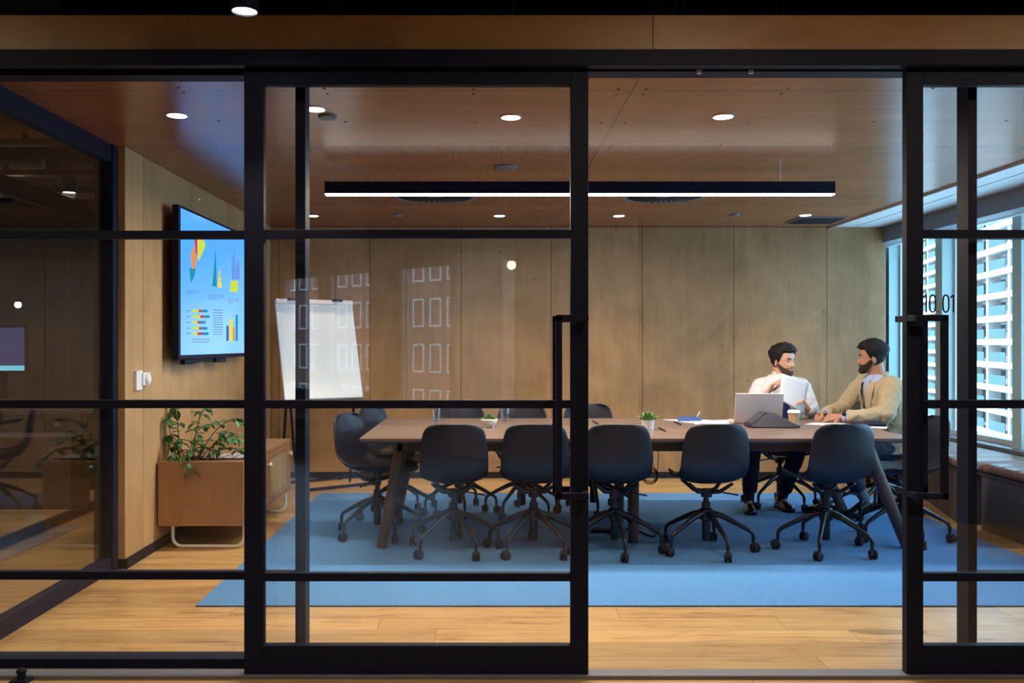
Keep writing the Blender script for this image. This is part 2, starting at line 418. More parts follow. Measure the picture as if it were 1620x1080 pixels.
def sliding(name, xl, xls, xrs, xr, sign):
    d = thing(name, ((xl+xr)/2, 3.515, .01), kind='structure')
    y0, y1 = 3.50, 3.54
    zb, zT = .012, 2.44
    for a, b in ((xl, xls), (xrs, xr)):
        mb = MB(); mb.box(a, b, y0, y1, zb, zT); mb.to('stile', M['black'], d, bevel=.002)
    mb = MB(); mb.box(xls, xrs, y0, y1, Z(134, 3.5), zT); mb.to('top_rail', M['black'], d, bevel=.002)
    mb = MB(); mb.box(xls, xrs, y0, y1, zb, Z(1021, 3.5)); mb.to('bottom_rail', M['black'], d, bevel=.003)
    for a, b in ((363, 376), (633, 646), (907, 920)):
        mb = MB(); mb.box(xls, xrs, y0+.004, y1-.004, Z(b, 3.5), Z(a, 3.5)); mb.to('glazing_bar', M['black'], d, bevel=.002)
    mb = MB(); mb.box(xls-.004, xrs+.004, y0+.017, y0+.023, Z(1021, 3.5)-.004, Z(134, 3.5)+.004); mb.to('glass_pane', M['glass'], d)
    # pull handle, one bow on each face
    for yh, s in ((y0-.065, -1), (y1+.055, 1)):
        mb = MB()
        xb = (X(884, 3.44) if sign < 0 else X(1493, 3.44)); xs_ = X(923, 3.5) if sign < 0 else X(1440, 3.5)
        zt_, zb_ = Z(503, 3.44), Z(784, 3.44); r = .0125
        mb.box(xb-r, xb+r, yh-.010, yh+.010, zb_-r, zt_+r)
        for z in (zt_, zb_):
            mb.box(min(xb, xs_)-r, max(xb, xs_)+r, yh-.010, yh+.010, z-r, z+r)
            mb.box(xs_-r, xs_+r, min(yh, y0 if s < 0 else y1), max(yh, y0 if s < 0 else y1), z-r, z+r)
        mb.to('pull_handle', M['black'], d, bevel=.002)
    return d
d1 = sliding('door_1', X(386, 3.5), X(417, 3.5), X(903, 3.5), X(931, 3.5), -1)
d2 = sliding('door_2', X(1434.5, 3.5), X(1461, 3.5), X(1434.5, 3.5)+1.29, X(1434.5, 3.5)+1.36, 1)
# room number on the glass of door_2
mb = MB()
def stroke(pts, r=.0042): 
    mb.tube([V((X(a, 3.515), 3.5145, Z(b, 3.515))) for a, b in pts], r*.85, 6)
def zero(cx, t=466.5, b=493.5, w=4.6):
    pts = [(cx+w*cos(a), (t+b)/2+(b-t)/2*(abs(sin(a))**.55)*math.copysign(1, sin(a))) for a in [2*pi*k/28 for k in range(29)]]
    stroke(pts)
def one(cx, t=466, b=494): stroke([(cx-5, t+4.5), (cx, t+.5)]); stroke([(cx, t), (cx, b)])
one(1465.5); zero(1475.5); stroke([(1484.2, 492), (1484.2, 494)], .004); zero(1496.5); one(1508.5)
for v_ in mb.bm.verts: v_.co.y = 3.5155+(v_.co.y-3.5145)*.3
mb.to('room_number', M['black_dull'], d2)
# door stop on the floor track
mb = MB(); mb.tube([(X(34, 3.46), 3.46, .0), (X(34, 3.46), 3.46, .035)], .016, 12); mb.ell((X(34, 3.46), 3.46, .042), (.02, .02, .012)); mb.box(X(20, 3.46), X(48, 3.46), 3.43, 3.49, 0, .012)
tag(mb.to('door_stop', M['black'], bevel=.002), 'small black metal door stop on the floor at the foot of the fixed glass', 'door stop')
# ---- glazed partition between room and neighbouring space
lp = thing('wall_partition', (-2.2, 4.4, 0), kind='structure')
px0, px1 = -2.22, -2.16
mb = MB(); mb.box(px0, px1, 3.69, 5.19, CEIL-.10, CEIL+.02); mb.to('top_rail', M['black'], lp, bevel=.002)
mb = MB(); mb.box(px0, px1, 3.69, 5.19, 0, .085); mb.to('bottom_rail', M['black'], lp, bevel=.002)
mb = MB(); mb.box(-2.262, -2.15, 5.12, 5.188, 0, CEIL); mb.to('post', M['black'], lp, bevel=.002)
mb = MB(); mb.box(-2.193, -2.187, 3.69, 5.12, .08, CEIL-.09); mb.to('glass_pane', M['glass'], lp)
tag(lp, kind='structure')
# second, parallel partition further away
lp = thing('wall_partition', (-3.15, 5.5, 0), kind='structure')
mb = MB(); mb.box(-3.19, -3.12, 3.69, 9.3, 2.30, 2.42); mb.to('top_rail', M['black'], lp)
mb = MB(); mb.box(-3.17, -3.12, 3.69, 9.3, 0, .055); mb.to('bottom_rail', M['black'], lp)
mb = MB(); mb.box(-3.158, -3.152, 3.69, 9.3, .05, 2.3); mb.to('glass_pane', M['glass'], lp)
for y in (7.55,): 
    mb = MB(); mb.box(-3.19, -3.12, y, y+.07, 0, 2.35); mb.to('post', M['black'], lp)
# ---- window wall
mb = MB(); mb.box(4.26, 4.45, 3.3, 9.55, 0, .46); mb.box(4.14, 4.45, 3.3, 9.55, .46, .49)
tag(mb.to('wall_right', M['grey']), kind='structure')
def window(k, y0, y1):
    w = thing('window_%d' % k, (4.33, (y0+y1)/2, .5), kind='structure')
    mb = MB()
    mb.box(4.28, 4.37, y0, y1, .49, .535); mb.box(4.28, 4.37, y0, y1, 2.36, 2.45)
    mb.box(4.31, 4.37, y0, y0+.02, .5, 2.4); mb.box(4.31, 4.37, y1-.02, y1, .5, 2.4)
    mb.to('window_frame', M['offwhite'], w, bevel=.002)
    mb = MB(); mb.box(4.345, 4.351, y0+.01, y1-.01, .52, 2.40); mb.to('glass_pane', M['glass'], w)
    mb = MB(); mb.box(4.20, 4.38, y1, y1+.12, .49, 2.45); mb.to('mullion', M['fin'], w, bevel=.002)
for k, y in enumerate((9.20, 8.13, 6.93, 5.73, 4.53)):
    window(k+1, y-(.95 if k == 0 else 1.08), y)
mb = MB(); mb.box(3.96, 4.45, 9.34, 9.40, 0, 2.45)
tag(mb.to('wall_pier', M['grey']), kind='structure')
mb = MB(); mb.tube([(4.12, 3.6, 2.345), (4.12, 9.3, 2.345)], .035, 16)
rb = tag(mb.to('roller_blind', M['offwhite'], smooth=40), 'rolled-up white roller blind along the head of the windows', 'blind')
# ================================================================== lamps
def downlight(px, py, label, group, lit=True, r=.048):
    D = FPX*(CEIL-H_CAM)/(VPY-py); x = X(px, D)
    t = thing('downlight', (x, D, CEIL), label, 'downlight', group)
    mb = MB(); mb.lathe((x, D, CEIL), [(r+.006, 0), (r+.006, -.004), (r, -.005), (r, 0)], 28); mb.to('trim_ring', M['white'], t, smooth=40)
    mb = MB(); mb.cyl((x, D, 0), r, CEIL-.004, CEIL-.002, 28); mb.to('lens', M['lens'], t)
    add_light('downlight_lamp', 'SPOT', (x, D, CEIL-.012), DOWN_W, WARM, (0, 0, 0), t, spot_size=radians(95), spot_blend=.7, shadow_soft_size=.04)
    return t
R1 = 'downlights in the row near the glass'; R2 = 'downlights in the row by the back wall'
downlight(280, 182, 'round lit downlight in the ceiling in front of the wall screen, near the glass', R1)
downlight(498, 172, 'downlight standing in for a lamp reflection in the glass, by the grey ceiling sensor', R1)  # stands in for a lamp mirrored in the glass, with an added spot
downlight(808, 185, 'round lit downlight in the ceiling behind the middle of the glass door', R1)
downlight(1144, 184, 'round lit downlight in the ceiling above the open doorway', R1)
downlight(495, 341, 'small lit downlight above the white flip chart board', R2)
downlight(790, 341, 'small lit downlight near the back wall seen below the pendant, behind the glass door', R2)
downlight(979, 341, 'small lit downlight near the back wall beyond the right air diffuser', R2)
downlight(1274, 340, 'small lit downlight beside the dark rectangular ceiling vent', R2)
def disc(px, py, r, label, name='ceiling_speaker', th=.012, grp=None):
    D = FPX*(CEIL-H_CAM)/(VPY-py); x = X(px, D)
    mb = MB(); mb.lathe((x, D, CEIL), [(0, 0), (r, 0), (r, -th*.6), (r*.9, -th), (0, -th)], 28)
    return tag(mb.to(name, M['grey'], smooth=40), label, name.replace('_', ' '), grp)
disc(518, 184, .046, 'small grey disc sensor in the ceiling near the glass', 'ceiling_sensor')
disc(800, 263.5, .080, 'round dark speaker disc in the perforated ceiling in front of the pendant', 'ceiling_speaker')
disc(629, 340, .045, 'small dark disc in the ceiling between two small downlights behind the glass door', 'ceiling_sensor')
disc(1162, 339.5, .045, 'small dark disc in the back of the ceiling above the person in white', 'ceiling_sensor')
for x, lab in ((-.385, 'round slotted air diffuser in the ceiling behind the glass door'), (1.40, 'round slotted air diffuser in the ceiling above the open doorway')):
    t = thing('air_diffuser', (x, 6.9, CEIL), lab, 'air diffuser', 'round air diffusers beyond the pendant')
    mb = MB(); mb.lathe((x, 6.9, CEIL), [(.33, 0), (.33, -.006), (.30, -.008), (.30, 0)], 48); mb.to('rim', M['grey'], t, smooth=40)
    mb = MB()
    for k in range(36):
        a = 2*pi*k/36; Mx = Matrix.Translation((x, 6.9, CEIL-.006)) @ Matrix.Rotation(a, 4, 'Z')
        mb.box(.07, .29, -.010, .010, -.003, .001, Mx)
    mb.to('slots', M['black_dull'], t)
    mb = MB(); mb.cyl((x, 6.9, 0), .299, CEIL-.005, CEIL-.001, 48); mb.to('face_plate', M['grey'], t)
t = thing('air_vent', (3.09, 8.23, CEIL), 'dark rectangular air vent in the ceiling in front of the window soffit', 'air vent')
mb = MB(); mb.box(2.86, 3.30, 8.03, 8.43, CEIL-.010, CEIL+.001); mb.to('frame', M['grey'], t)
mb = MB()
for k in range(12): mb.box(2.88, 3.28, 8.05+k*.031, 8.07+k*.031, CEIL-.016, CEIL-.009)
mb.to('slats', M['black_dull'], t)
# screw heads in the ceiling panels (surface detail of the ceiling)
mb = MB()
for px, py in ((978,141),(975,149.5),(1023,141),(1018,149.5),(951,194),(989,194.5),(967,231),(963,236),(1140,229),(1135,234),(1183,194),(1246,140),(1236,148),(1383,192.5),(1320,228),(1311,232),(1476,140),(1495,232),(1592,191),(513,140),(518,148.5),(547,192.5),(749,141),(749,149),(751,194),(573,234),(282,138.5),(291,146.5),(346,191.5)):
    D = FPX*(CEIL-H_CAM)/(VPY-py); mb.cyl((X(px, D), D, 0), .0065, CEIL-.002, CEIL+.001, 10)
tag(mb.to('ceiling_screws', M['black_dull']), kind='structure')
# linear pendant
pl, pr, PD, pz0, pz1 = X(514.5, 5.8), X(1319, 5.8), 5.80, Z(309, 5.8), Z(288, 5.8)
t = thing('linear_pendant', ((pl+pr)/2, PD, pz0), 'long black linear pendant lamp glowing along its underside above the table', 'pendant lamp')
mb = MB(); mb.box(pl, pr, PD-.03, PD+.03, pz0+.008, pz1); mb.to('housing', M['black'], t, bevel=.002)
mb = MB(); mb.box(pl+.004, pr-.004, PD-.0295, PD+.0295, pz0, pz0+.008); mb.to('diffuser', M['led'], t)
for x in (pl+.35, (pl+pr)/2, pr-.35):
    mb = MB(); mb.tube([(x, PD, pz1-.002), (x, PD, CEIL)], .0015, 6); mb.to('suspension_wire', M['chrome'], t)
add_light('pendant_lamp', 'AREA', ((pl+pr)/2, PD, pz0-.004), PENDANT_W, (1.0, .88, .74), (0, 0, 0), t, shape='RECTANGLE', size=pr-pl-.02, size_y=.055)
# cylinder downlights outside the room
def can(x, y, zb, r, h, label, w, lit=HALL_W, ang=172):
    t = thing('cylinder_downlight', (x, y, zb), label, 'downlight')
    mb = MB(); mb.lathe((x, y, zb), [(r*.9, .012), (r*.9, 0), (r, 0), (r, h), (0, h), (0, h-.01), (r*.85, h-.01), (r*.85, .012)], 32); mb.to('body', M['black'], t, smooth=40)
    mb = MB(); mb.lathe((x, y, zb), [(0, .006), (r*.86, .006), (r*.86, .010), (0, .010)], 32); mb.to('lens', M['lens'], t)
    mb = MB(); mb.tube([(x, y, zb+h), (x, y, 3.5)], .004, 8); mb.to('cable', M['black_dull'], t)
    if w: add_light('can_lamp', 'SPOT', (x, y, zb-.004), lit, WARM, (0, 0, 0), t, spot_size=radians(ang), spot_blend=.35, shadow_soft_size=r)
D = 3.15
can(X(387, D), D, Z(19, D), 22*D/FPX, .16, 'black cylinder downlight lit in front of the wooden fascia', 1, 14, 80)
can(-4.2, 4.7, 2.7, .05, .16, 'added unseen cylinder downlight to brighten the neighbouring floor near the glass', 1, 45)  # lamp added out of view to brighten the floor next door
can(X(109.5, 7.2), 7.2, Z(305, 7.2), .057, .18, 'dark cylinder downlight hanging in the dim neighbouring space', 1, 10)
# hall lamps of the same kind, added out of view to light the fascia
for x in (-3.2, 1.2, 3.3): can(x, 1.3, 3.1, .05, .16, 'added unseen cylinder downlight over the corridor to light the fascia, towards %s' % {-3.2: 'the far end', 1.2: 'the doorway', 3.3: 'the window end'}[x], 1)
tl = thing('linear_light', (-5.4, 7.0, 2.5), 'white linear light glowing in the dim neighbouring space', 'linear light')
mb = MB(); mb.box(-7.2, X(45, 7.0), 6.98, 7.02, Z(308, 7), Z(304.5, 7)); mb.to('diffuser', M['led'], tl)
mb = MB(); mb.box(-7.2, X(45, 7.0)+.02, 6.975, 7.025, Z(304.5, 7), Z(297, 7)); mb.to('housing', M['black'], tl)
# services hanging over the fascia and over the neighbouring space
for px, sw in ((517, 1), (526, 1), (556, 2), (577, 0), (590, 1), (811, 0), (1031, 1), (1065, .4), (1081, 0), (1239, 0)):
    D = 3.95; x = X(px, D)
    mb = MB(); mb.tube([(x-.02*sw, D, 2.66), (x, D, 2.78), (x+.05*sw, D, 2.95), (x+.08*sw, D, 3.5)], .0022, 6)
    o = mb.to('hanging_cable', M['grey'], smooth=180)
    tag(o, 'thin grey cable hanging in the dark gap above the wooden fascia', 'cable', 'thin cables above the fascia')
for k, (y, z, r) in enumerate(((6.4, 2.98, .16), (7.6, 2.88, .11), (8.4, 3.05, .20))):
    mb = MB(); mb.tube([(-9.3, y, z), (-2.5, y+.3, z)], r, 20)
    for j in range(9): mb.tube([(-9+j*.75, y, z), (-8.97+j*.75, y, z)], r*1.06, 20)
    tag(mb.to('air_duct', M['duct'], smooth=40), ['brown metal air duct nearest the glass under the dark ceiling of the neighbouring space', 'thin brown air duct in the middle under the neighbouring ceiling', 'thick brown air duct deepest in the neighbouring space'][k], 'air duct')
for k in range(3):
    mb = MB(); mb.box(-9.3+0, -2.6, 5.6+k*1.0, 5.66+k*1.0, 2.58, 2.62)
    for j in range(20): mb.box(-9.2+j*.33, -9.19+j*.33, 5.6+k*1.0, 5.66+k*1.0, 2.62, 2.66)
    tag(mb.to('cable_tray', M['duct']), 'thin metal cable tray hung across the neighbouring ceiling, %s' % ['closest to the glass', 'in the middle', 'at the back'][k], 'cable tray', 'cable trays')

# ================================================================== rug
mb = MB(); rx0, rx1 = -1.455, 3.34; mb.box(rx0, rx1, 4.446, 7.80, 0, .008)
tag(mb.to('rug', M['rug'], bevel=.002), 'large blue rectangular rug under the conference table', 'rug')

# ================================================================== conference table
TZ = .74; TX0, TX1, TY0, TY1 = X(568.5, 5.43), 2.67, 5.43, 6.92
t = thing('conference_table', ((TX0+TX1)/2, 6.17, 0), 'long dark walnut conference table with splayed round legs on the blue rug', 'table')
mb = MB(); c = .035
mb.prism([(TX0, TY0, 0), (TX1, TY0, 0), (TX1, TY1, 0), (TX0, TY1, 0)], (0, 0, .016)); bmesh.ops.translate(mb.bm, verts=mb.bm.verts, vec=(0, 0, TZ-.016))
v0 = [(TX0, TY0), (TX1, TY0), (TX1, TY1), (TX0, TY1)]; v1 = [(TX0+c, TY0+c), (TX1-c, TY0+c), (TX1-c, TY1-c), (TX0+c, TY1-c)]
mb.grid([[V((a, b, TZ-.016)) for a, b in v0], [V((a, b, TZ-.032)) for a, b in v1]])
mb.to('tabletop', M['tabletop'], t)
mb = MB(); ins = .14
for a in ((TX0+.22, TX1-.22, TY0+ins, TY0+ins+.03), (TX0+.22, TX1-.22, TY1-ins-.03, TY1-ins), (TX0+.22, TX0+.25, TY0+ins, TY1-ins), (TX1-.25, TX1-.22, TY0+ins, TY1-ins), (.93, .96, TY0+ins, TY1-ins)):
    mb.box(a[0], a[1], a[2], a[3], TZ-.095, TZ-.030)
mb.to('apron', M['walnut_leg'], t)
for (x0, x1) in ((TX0+.24, X(604, 5.70)), (.985, .985), (TX1-.24, 2.72)):
    for (y0, y1) in ((TY0+.22, 5.70), (TY1-.22, 6.66)):
        if abs(x0-x1) < .01 : y1 = 5.86 if y0 < 6 else 6.50; y0 = y1+.03*(1 if y0 < 6 else -1)
        mb = MB(); mb.tube([(x0, y0, TZ-.05), (x1, y1, 0.013)], [.043, .034], 20); mb.to('leg', M['walnut_leg'], t, smooth=40)

# ================================================================== chairs
def chair_proto(label):
    t = thing('swivel_chair', (0, 0, 0), label, 'chair')
    prof = [(.235, .428, .165), (.225, .444, .185), (.17, .452, .205), (.08, .446, .216), (-.02, .440, .220), (-.10, .444, .220), (-.165, .462, .216),
            (-.21, .505, .213), (-.235, .565, .214), (-.247, .63, .212), (-.254, .70, .205), (-.262, .76, .196), (-.268, .80, .180), (-.272, .820, .150), (-.274, .828, .105)]
    mb = MB(); rows = []; nU = 18
    n = len(prof)
    for i, (y, z, w) in enumerate(prof):
        r = []
        seatness = max(0, min(1, 1-(i-5)/3.0)); backness = 1-seatness
        fade = 1 if i > 1 else (.2 + .4*i)
        for j in range(nU+1):
            u = -1+2*j/nU; au = abs(u)
            up = seatness*(.055*au**3)*fade
            fw = backness*(.040*au**2.6)*(1 if i < 11 else .9)
            yy = y+fw; zz = z+up+backness*(-.004*au**4)
            mid = 4*seatness*backness
            yy += mid*.012*au**2; zz += mid*.02*au**3
            r.append(V((u*w, yy, zz)))
        rows.append(r)
    mb.grid(rows, closed=False)
    mb.to('seat_shell', M['plastic'], t, smooth=180, solid=.013, sub=1)
    # mount under the seat: V-shaped arms to the shell
    mb = MB()
    for sx in (-1, 1):
        for sy in (-1, 1): mb.tube([(0, -.01, .375), (sx*.07, sy*.05-.01, .385), (sx*.135, sy*.10-.01, .442)], [.016, .013, .010], 10)
    mb.cyl((0, -.01, 0), .035, .345, .395, 20)
    mb.to('seat_mount', M['base_metal'], t, smooth=40)
    mb = MB(); mb.tube([(0, 0, .385), (.10, -.01, .372), (.20, -.02, .355)], [.005, .005, .006], 8); mb.to('height_lever', M['base_metal'], t, smooth=40)
    mb = MB(); mb.lathe((0, 0, 0), [(0, .07), (.024, .07), (.026, .08), (.026, .19), (.040, .20), (.042, .265), (.028, .275), (.027, .31), (.017, .312), (.017, .36), (0, .36)], 20)
    mb.to('gas_column', M['base_metal'], t, smooth=35)
    for k in range(5):
        a = -pi/2+2*pi*k/5; d = V((cos(a), sin(a), 0)); q = V((-sin(a), cos(a), 0))
        mb = MB(); pts = []; rr = []
        for s_, z, r_ in ((.02, .245, .021), (.10, .222, .018), (.20, .172, .0145), (.262, .138, .0125), (.283, .122, .012), (.292, .100, .0115), (.292, .074, .0115)):
            pts.append(d*s_+V((0, 0, z))); rr.append(r_)
        mb.tube(pts, rr, 12); lg = mb.to('leg', M['base_metal'], t, smooth=40)
        mb = MB(); c0 = d*.292; b = q.copy(); ang = a+random.uniform(-1.2, 1.2); tdir = V((cos(ang), sin(ang), 0)); ax = V((-sin(ang), cos(ang), 0)); cc = c0+tdir*.014+V((0, 0, .029))
        R = Matrix.Identity(3); R.col[0] = tdir; R.col[1] = V((0, 0, 1)); R.col[2] = ax; R = R.to_4x4()
        for s_ in (-1, 1): mb.lathe(cc+ax*s_*.013, [(.004, -.009), (.024, -.009), (.029, -.005), (.029, .005), (.024, .009), (.004, .009)], 20, R)
        mb.lathe(cc, [(.004, -.016), (.016, -.012), (.016, .012), (.004, .016)], 12, R)
        mb.tube([c0+V((0, 0, .05)), c0+V((0, 0, .085))], .009, 10)
        mb.to('caster', M['caster'], lg, smooth=40)
    return t
proto = chair_proto('x'); index_kids()
GF, GB, GE = 'dark swivel chairs on the near side of the table', 'dark swivel chairs on the far side of the table', 'dark swivel chairs at the ends of the table'
chairs = [
    (-.20, 5.62, 3, 30, 'dark shell swivel chair on the near side, first from the flip chart end', GF),
    (.31, 5.62, 0, -36, 'dark shell swivel chair on the near side behind the door handle of the closed door', GF),
    (.825, 5.62, -3, 4, 'dark shell swivel chair on the near side just inside the edge of the open doorway', GF),
    (1.405, 5.62, 2, 12, 'dark shell swivel chair on the near side directly in front of the laptop', GF),
    (2.165, 5.62, 6, -28, 'dark shell swivel chair in front of the person in the beige blazer', GF),
    (-.20, 6.92, 180, 10, 'dark swivel chair on the far side behind the glass tumbler', GB),
    (.29, 6.84, 178, 40, 'dark swivel chair on the far side behind the white bowl of succulents', GB),
    (.85, 6.95, 183, 0, 'dark swivel chair on the far side just beside the edge of the closed door', GB),
    (2.40, 7.20, 180, 20, 'dark swivel chair occupied by the person in the white shirt', GB),
    (-.74, 6.10, -112, 30, 'dark swivel chair at the table end by the sideboard, the one nearer the glass', GE),
    (-.66, 6.72, -116, 10, 'dark swivel chair at the table end half hidden behind the one nearer the glass', GE),
    (2.80, 5.95, 88, 0, 'dark swivel chair at the window end of the table, behind the numbered glass door', GE),
    (3.02, 6.75, 82, 20, 'swivel chair at the window end occupied by the person in the beige blazer', GE),
    (3.45, 8.12, 150, 0, 'blue-tinged empty chair by the back wall behind the person in the blazer', None),
]
for i, (x, y, rz, rb_, lab, g) in enumerate(chairs):
    o = proto if i == 0 else copy_tree(proto)
    o.location = (x, y, .008 if (rx0 < x < rx1 and y < 7.8) else 0); o.rotation_euler = (0, 0, radians(rz)); o['label'] = lab
    if g: o['group'] = g
    # turn the five-star base under the seat
    for ch in [q for q in bpy.data.objects if q.parent == o and (q.name.startswith('leg'))]:
        ch.rotation_euler = (0, 0, radians(rb_-rz if abs(rz) > 90 else rb_-rz))
# ================================================================== low cabinet with plant
CY0 = 5.67; CX0, CX1 = -2.095, X(385, CY0); CY1 = 7.05; CZ0, CZ1 = .174, Z(730, CY0)
t = thing('sideboard', ((CX0+CX1)/2, (CY0+CY1)/2, 0), 'low oak sideboard on white tube legs against the wooden wall under the screen', 'sideboard')
mb = MB(); w = .022
mb.box(CX0, CX1, CY0, CY0+w, CZ0, CZ1-.0); mb.box(CX0, CX1, CY1-w, CY1, CZ0, CZ1)
mb.to('side_panel', M['veneer_v'], t, bevel=.0015)
mb = MB(); mb.box(CX0, CX1, CY0, CY1, CZ0-.02, CZ0); mb.box(CX0, CX0+.015, CY0+w, CY1-w, CZ0, CZ1-w); mb.to('bottom_panel', M['veneer'], t, bevel=.0015)
py0, py1 = CY0+.05, CY0+.27; tx0, tx1 = CX0+.04, CX1-.22
mb = MB(); top = (CZ1-.022, CZ1+.001)
mb.box(CX0, CX1, CY0+w, py0, *top); mb.box(CX0, tx0, py0, py1, *top); mb.box(tx1, CX1, py0, py1, *top); mb.box(CX0, CX1, py1, CY1-w, *top)
mb.to('top_panel', M['veneer'], t)
cane = plain('woven_cane', (.40, .29, .17), .7, 0, .2, .25, 220)
L = (CY1-CY0-2*w)/2
for k in range(2):
    a, b = CY0+w+.003+k*L, CY0+w-.003+(k+1)*L
    mb = MB()
    mb.box(CX1-.022, CX1-.002, a, b, CZ0+.004, CZ0+.05); mb.box(CX1-.022, CX1-.002, a, b, CZ1-.07, CZ1-.026)
    mb.box(CX1-.022, CX1-.002, a, a+.045, CZ0+.05, CZ1-.07); mb.box(CX1-.022, CX1-.002, b-.065, b, CZ0+.05, CZ1-.07)
    dr = mb.to('door', M['veneer_v'], t, bevel=.001)
    mb = MB(); mb.box(CX1-.016, CX1-.010, a+.04, b-.06, CZ0+.045, CZ1-.065); mb.to('cane_panel', cane, dr)
    mb = MB(); kx, ky, kz = CX1-.002, b-.03, CZ1-.11
    mb.lathe((kx, ky, kz), [(.006, 0), (.006, .012), (.016, .014), (.017, .022), (.012, .027), (0, .028)], 16, Matrix.Rotation(pi/2, 4, 'Y'))
    tag(mb.to('knob', M['white'], dr, smooth=40), 'round white knob')
for yy in (CY0+.06, CY1-.12):
    mb = MB(); x0, x1 = CX0+.075, CX1-.012; r = .06; zb = .012; pts = [(x0, yy, CZ0-.018)]
    for k in range(7):
        a = pi+pi/2*k/6; pts.append((x0+r+r*cos(a), yy, zb+r+r*sin(a)))
    for k in range(7):
        a = 1.5*pi+pi/2*k/6; pts.append((x1-r+r*cos(a), yy, zb+r+r*sin(a)))
    pts.append((x1, yy, CZ0-.018))
    mb.tube(pts, .011, 14); mb.to('leg', M['white'], t, smooth=60)
# trailing plant in the sideboard's trough
t = thing('potted_plant', (-1.93, 5.83, CZ1), 'trailing green leafy pothos plant standing in the trough of the sideboard', 'plant')
mb = MB(); mb.box(tx0+.005, tx1-.005, py0+.005, py1-.005, CZ1-.18, CZ1-.035); mb.to('planter', M['black_dull'], t)
mb = MB(); mb.box(tx0+.01, tx1-.01, py0+.01, py1-.01, CZ1-.035, CZ1-.012); mb.to('soil', M['soil'], t)
def leaf(mb, base, d, up, L, W):
    d = V(d).normalized(); side = d.cross(V(up)); side = side.normalized() if side.length > 1e-4 else V((1,0,0)); n = side.cross(d).normalized()
    rows = []
    for s_, w_ in ((0, .04), (.12, .55), (.3, .95), (.5, 1.0), (.7, .75), (.88, .35), (1, .02)):
        c = base+d*(s_*L)-n*(L*.35*s_*s_)
        rows.append([c+side*(w_*W*u)+n*(W*.28*abs(u)) for u in (-1, -.5, 0, .5, 1)])
    mb.grid(rows, closed=False)
rnd = random.Random(5)
vines = [((.02,0),(-.02,.0,.34),(-.03,0,.30)), ((.10,.02),(.03,.0,.27),(.08,-.02,.30)), ((.14,0),(.12,-.02,.24),(.24,-.04,.24)), ((.16,-.02),(.14,-.03,.18),(.25,-.05,.12)),
         ((.18,0),(.16,-.04,.14),(.33,-.06,.02)), ((.05,.02),(-.06,.0,.20),(-.13,-.01,.12)), ((.03,-.02),(-.03,-.04,.2),(.0,-.08,.05)), ((.09,-.02),(.0,-.08,.16),(.06,-.13,-.03)),
         ((.12,.0),(.02,-.06,.2),(.05,-.12,.08)), ((.06,.03),(.04,.03,.22),(.12,.05,.20)), ((.2,.0),(.10,-.02,.20),(.18,-.04,.16)), ((.0,.0),(-.04,-.02,.26),(-.08,-.03,.24)), ((.08,.0),(.02,-.02,.12),(.09,-.06,.10)), ((.14,.01),(.03,-.04,.13),(.12,-.07,.06))]
ms = MB(); ml = MB()
for (bx, by), c, e in vines:
    b = V((tx0+.03+bx*.9, (py0+py1)/2+by, CZ1-.02)); c, e = V(c), V(e); pts = []
    for k in range(11):
        s_ = k/10; pts.append(b+c*1.2*(2*s_*(1-s_))+e*1.15*(s_*s_))
    ms.tube(pts, [.0035]*11, 6)
    for k in range(2, 11):
        if k < 3 or rnd.random() < .12: continue
        for r_ in range(1 if k < 7 else 2):
            a = rnd.uniform(0, 2*pi); tang = (pts[min(k+1, 10)]-pts[k-1]).normalized()
            d = (V((cos(a), sin(a)*.8-.25, rnd.uniform(-.5, .5)))+tang*.5).normalized()
            st = pts[k]+d*.025; ms.tube([pts[k], pts[k]+d*.012+V((0,0,.006)), st], .0016, 5)
            q = max(CX0+.03-st.x, 0); st.x += q
            Lf = rnd.uniform(.04, .065); leaf(ml, st, d*1+V((0, 0, -.35)), (0, 0, 1), Lf, Lf*.42)
for v_ in ml.bm.verts: v_.co.x = max(v_.co.x, LW+.01)
ms.to('stems', M['stem'], t, smooth=180); tag(ml.to('foliage', M['leaf'], t, smooth=180), kind='stuff')
# card tray on the sideboard
t = thing('magazine', (-1.72, 6.05, CZ1), 'flat dark magazine with pale printed blocks lying on the sideboard beside the plant', 'magazine')
D0, D1 = 5.82, 6.2
mb = MB(); mb.box(-1.86, -1.58, 5.78, 6.06, CZ1+.001, CZ1+.007); mb.to('cover', M['black_dull'], t)
mb = MB()
for a in range(4):
    for b in range(3): mb.box(-1.85+a*.068, -1.795+a*.068, 5.79+b*.09, 5.86+b*.09, CZ1+.007, CZ1+.0078)
mb.to('printed_blocks', M['silver'], t)

# ================================================================== wall screen
TVX = -2.0; ty0 = FPX*-TVX/(VPX-283); ty1 = 7.58; tz0, tz1 = Z(569, ty0), Z(323, ty0)
t = thing('wall_screen', (TVX, (ty0+ty1)/2, tz0), 'large flat screen on the wooden wall showing blue slide with coloured charts', 'screen')
mb = MB(); mb.box(TVX-.045, TVX-.002, ty0, ty1, tz0, tz1); mb.to('casing', M['black'], t, bevel=.004)
def screen_mat():
    s = NT('screen_glow'); v = s.obj(); x, y, z = s.xyz(v)[:3]
    f = s.math('ADD', s.math('MULTIPLY', s.math('SUBTRACT', 2.2, z), .55), s.math('MULTIPLY', s.math('SUBTRACT', y, 6.4), .12))
    col = s.ramp(f, [(.0, (.045, .23, .62)), (.9, (.22, .45, .80))])
    p = s.bsdf((.01, .01, .015), .18); q = [n for n in s.t.nodes if n.type == 'BSDF_PRINCIPLED'][0]
    s.set(q.inputs['Emission Color'], col); q.inputs['Emission Strength'].default_value = .95
    return s.m
b_ = .018
mb = MB(); mb.box(TVX-.004, TVX, ty0+b_+.02, ty1-b_, tz0+b_+.012, tz1-b_); scr = mb.to('display', screen_mat(), t)
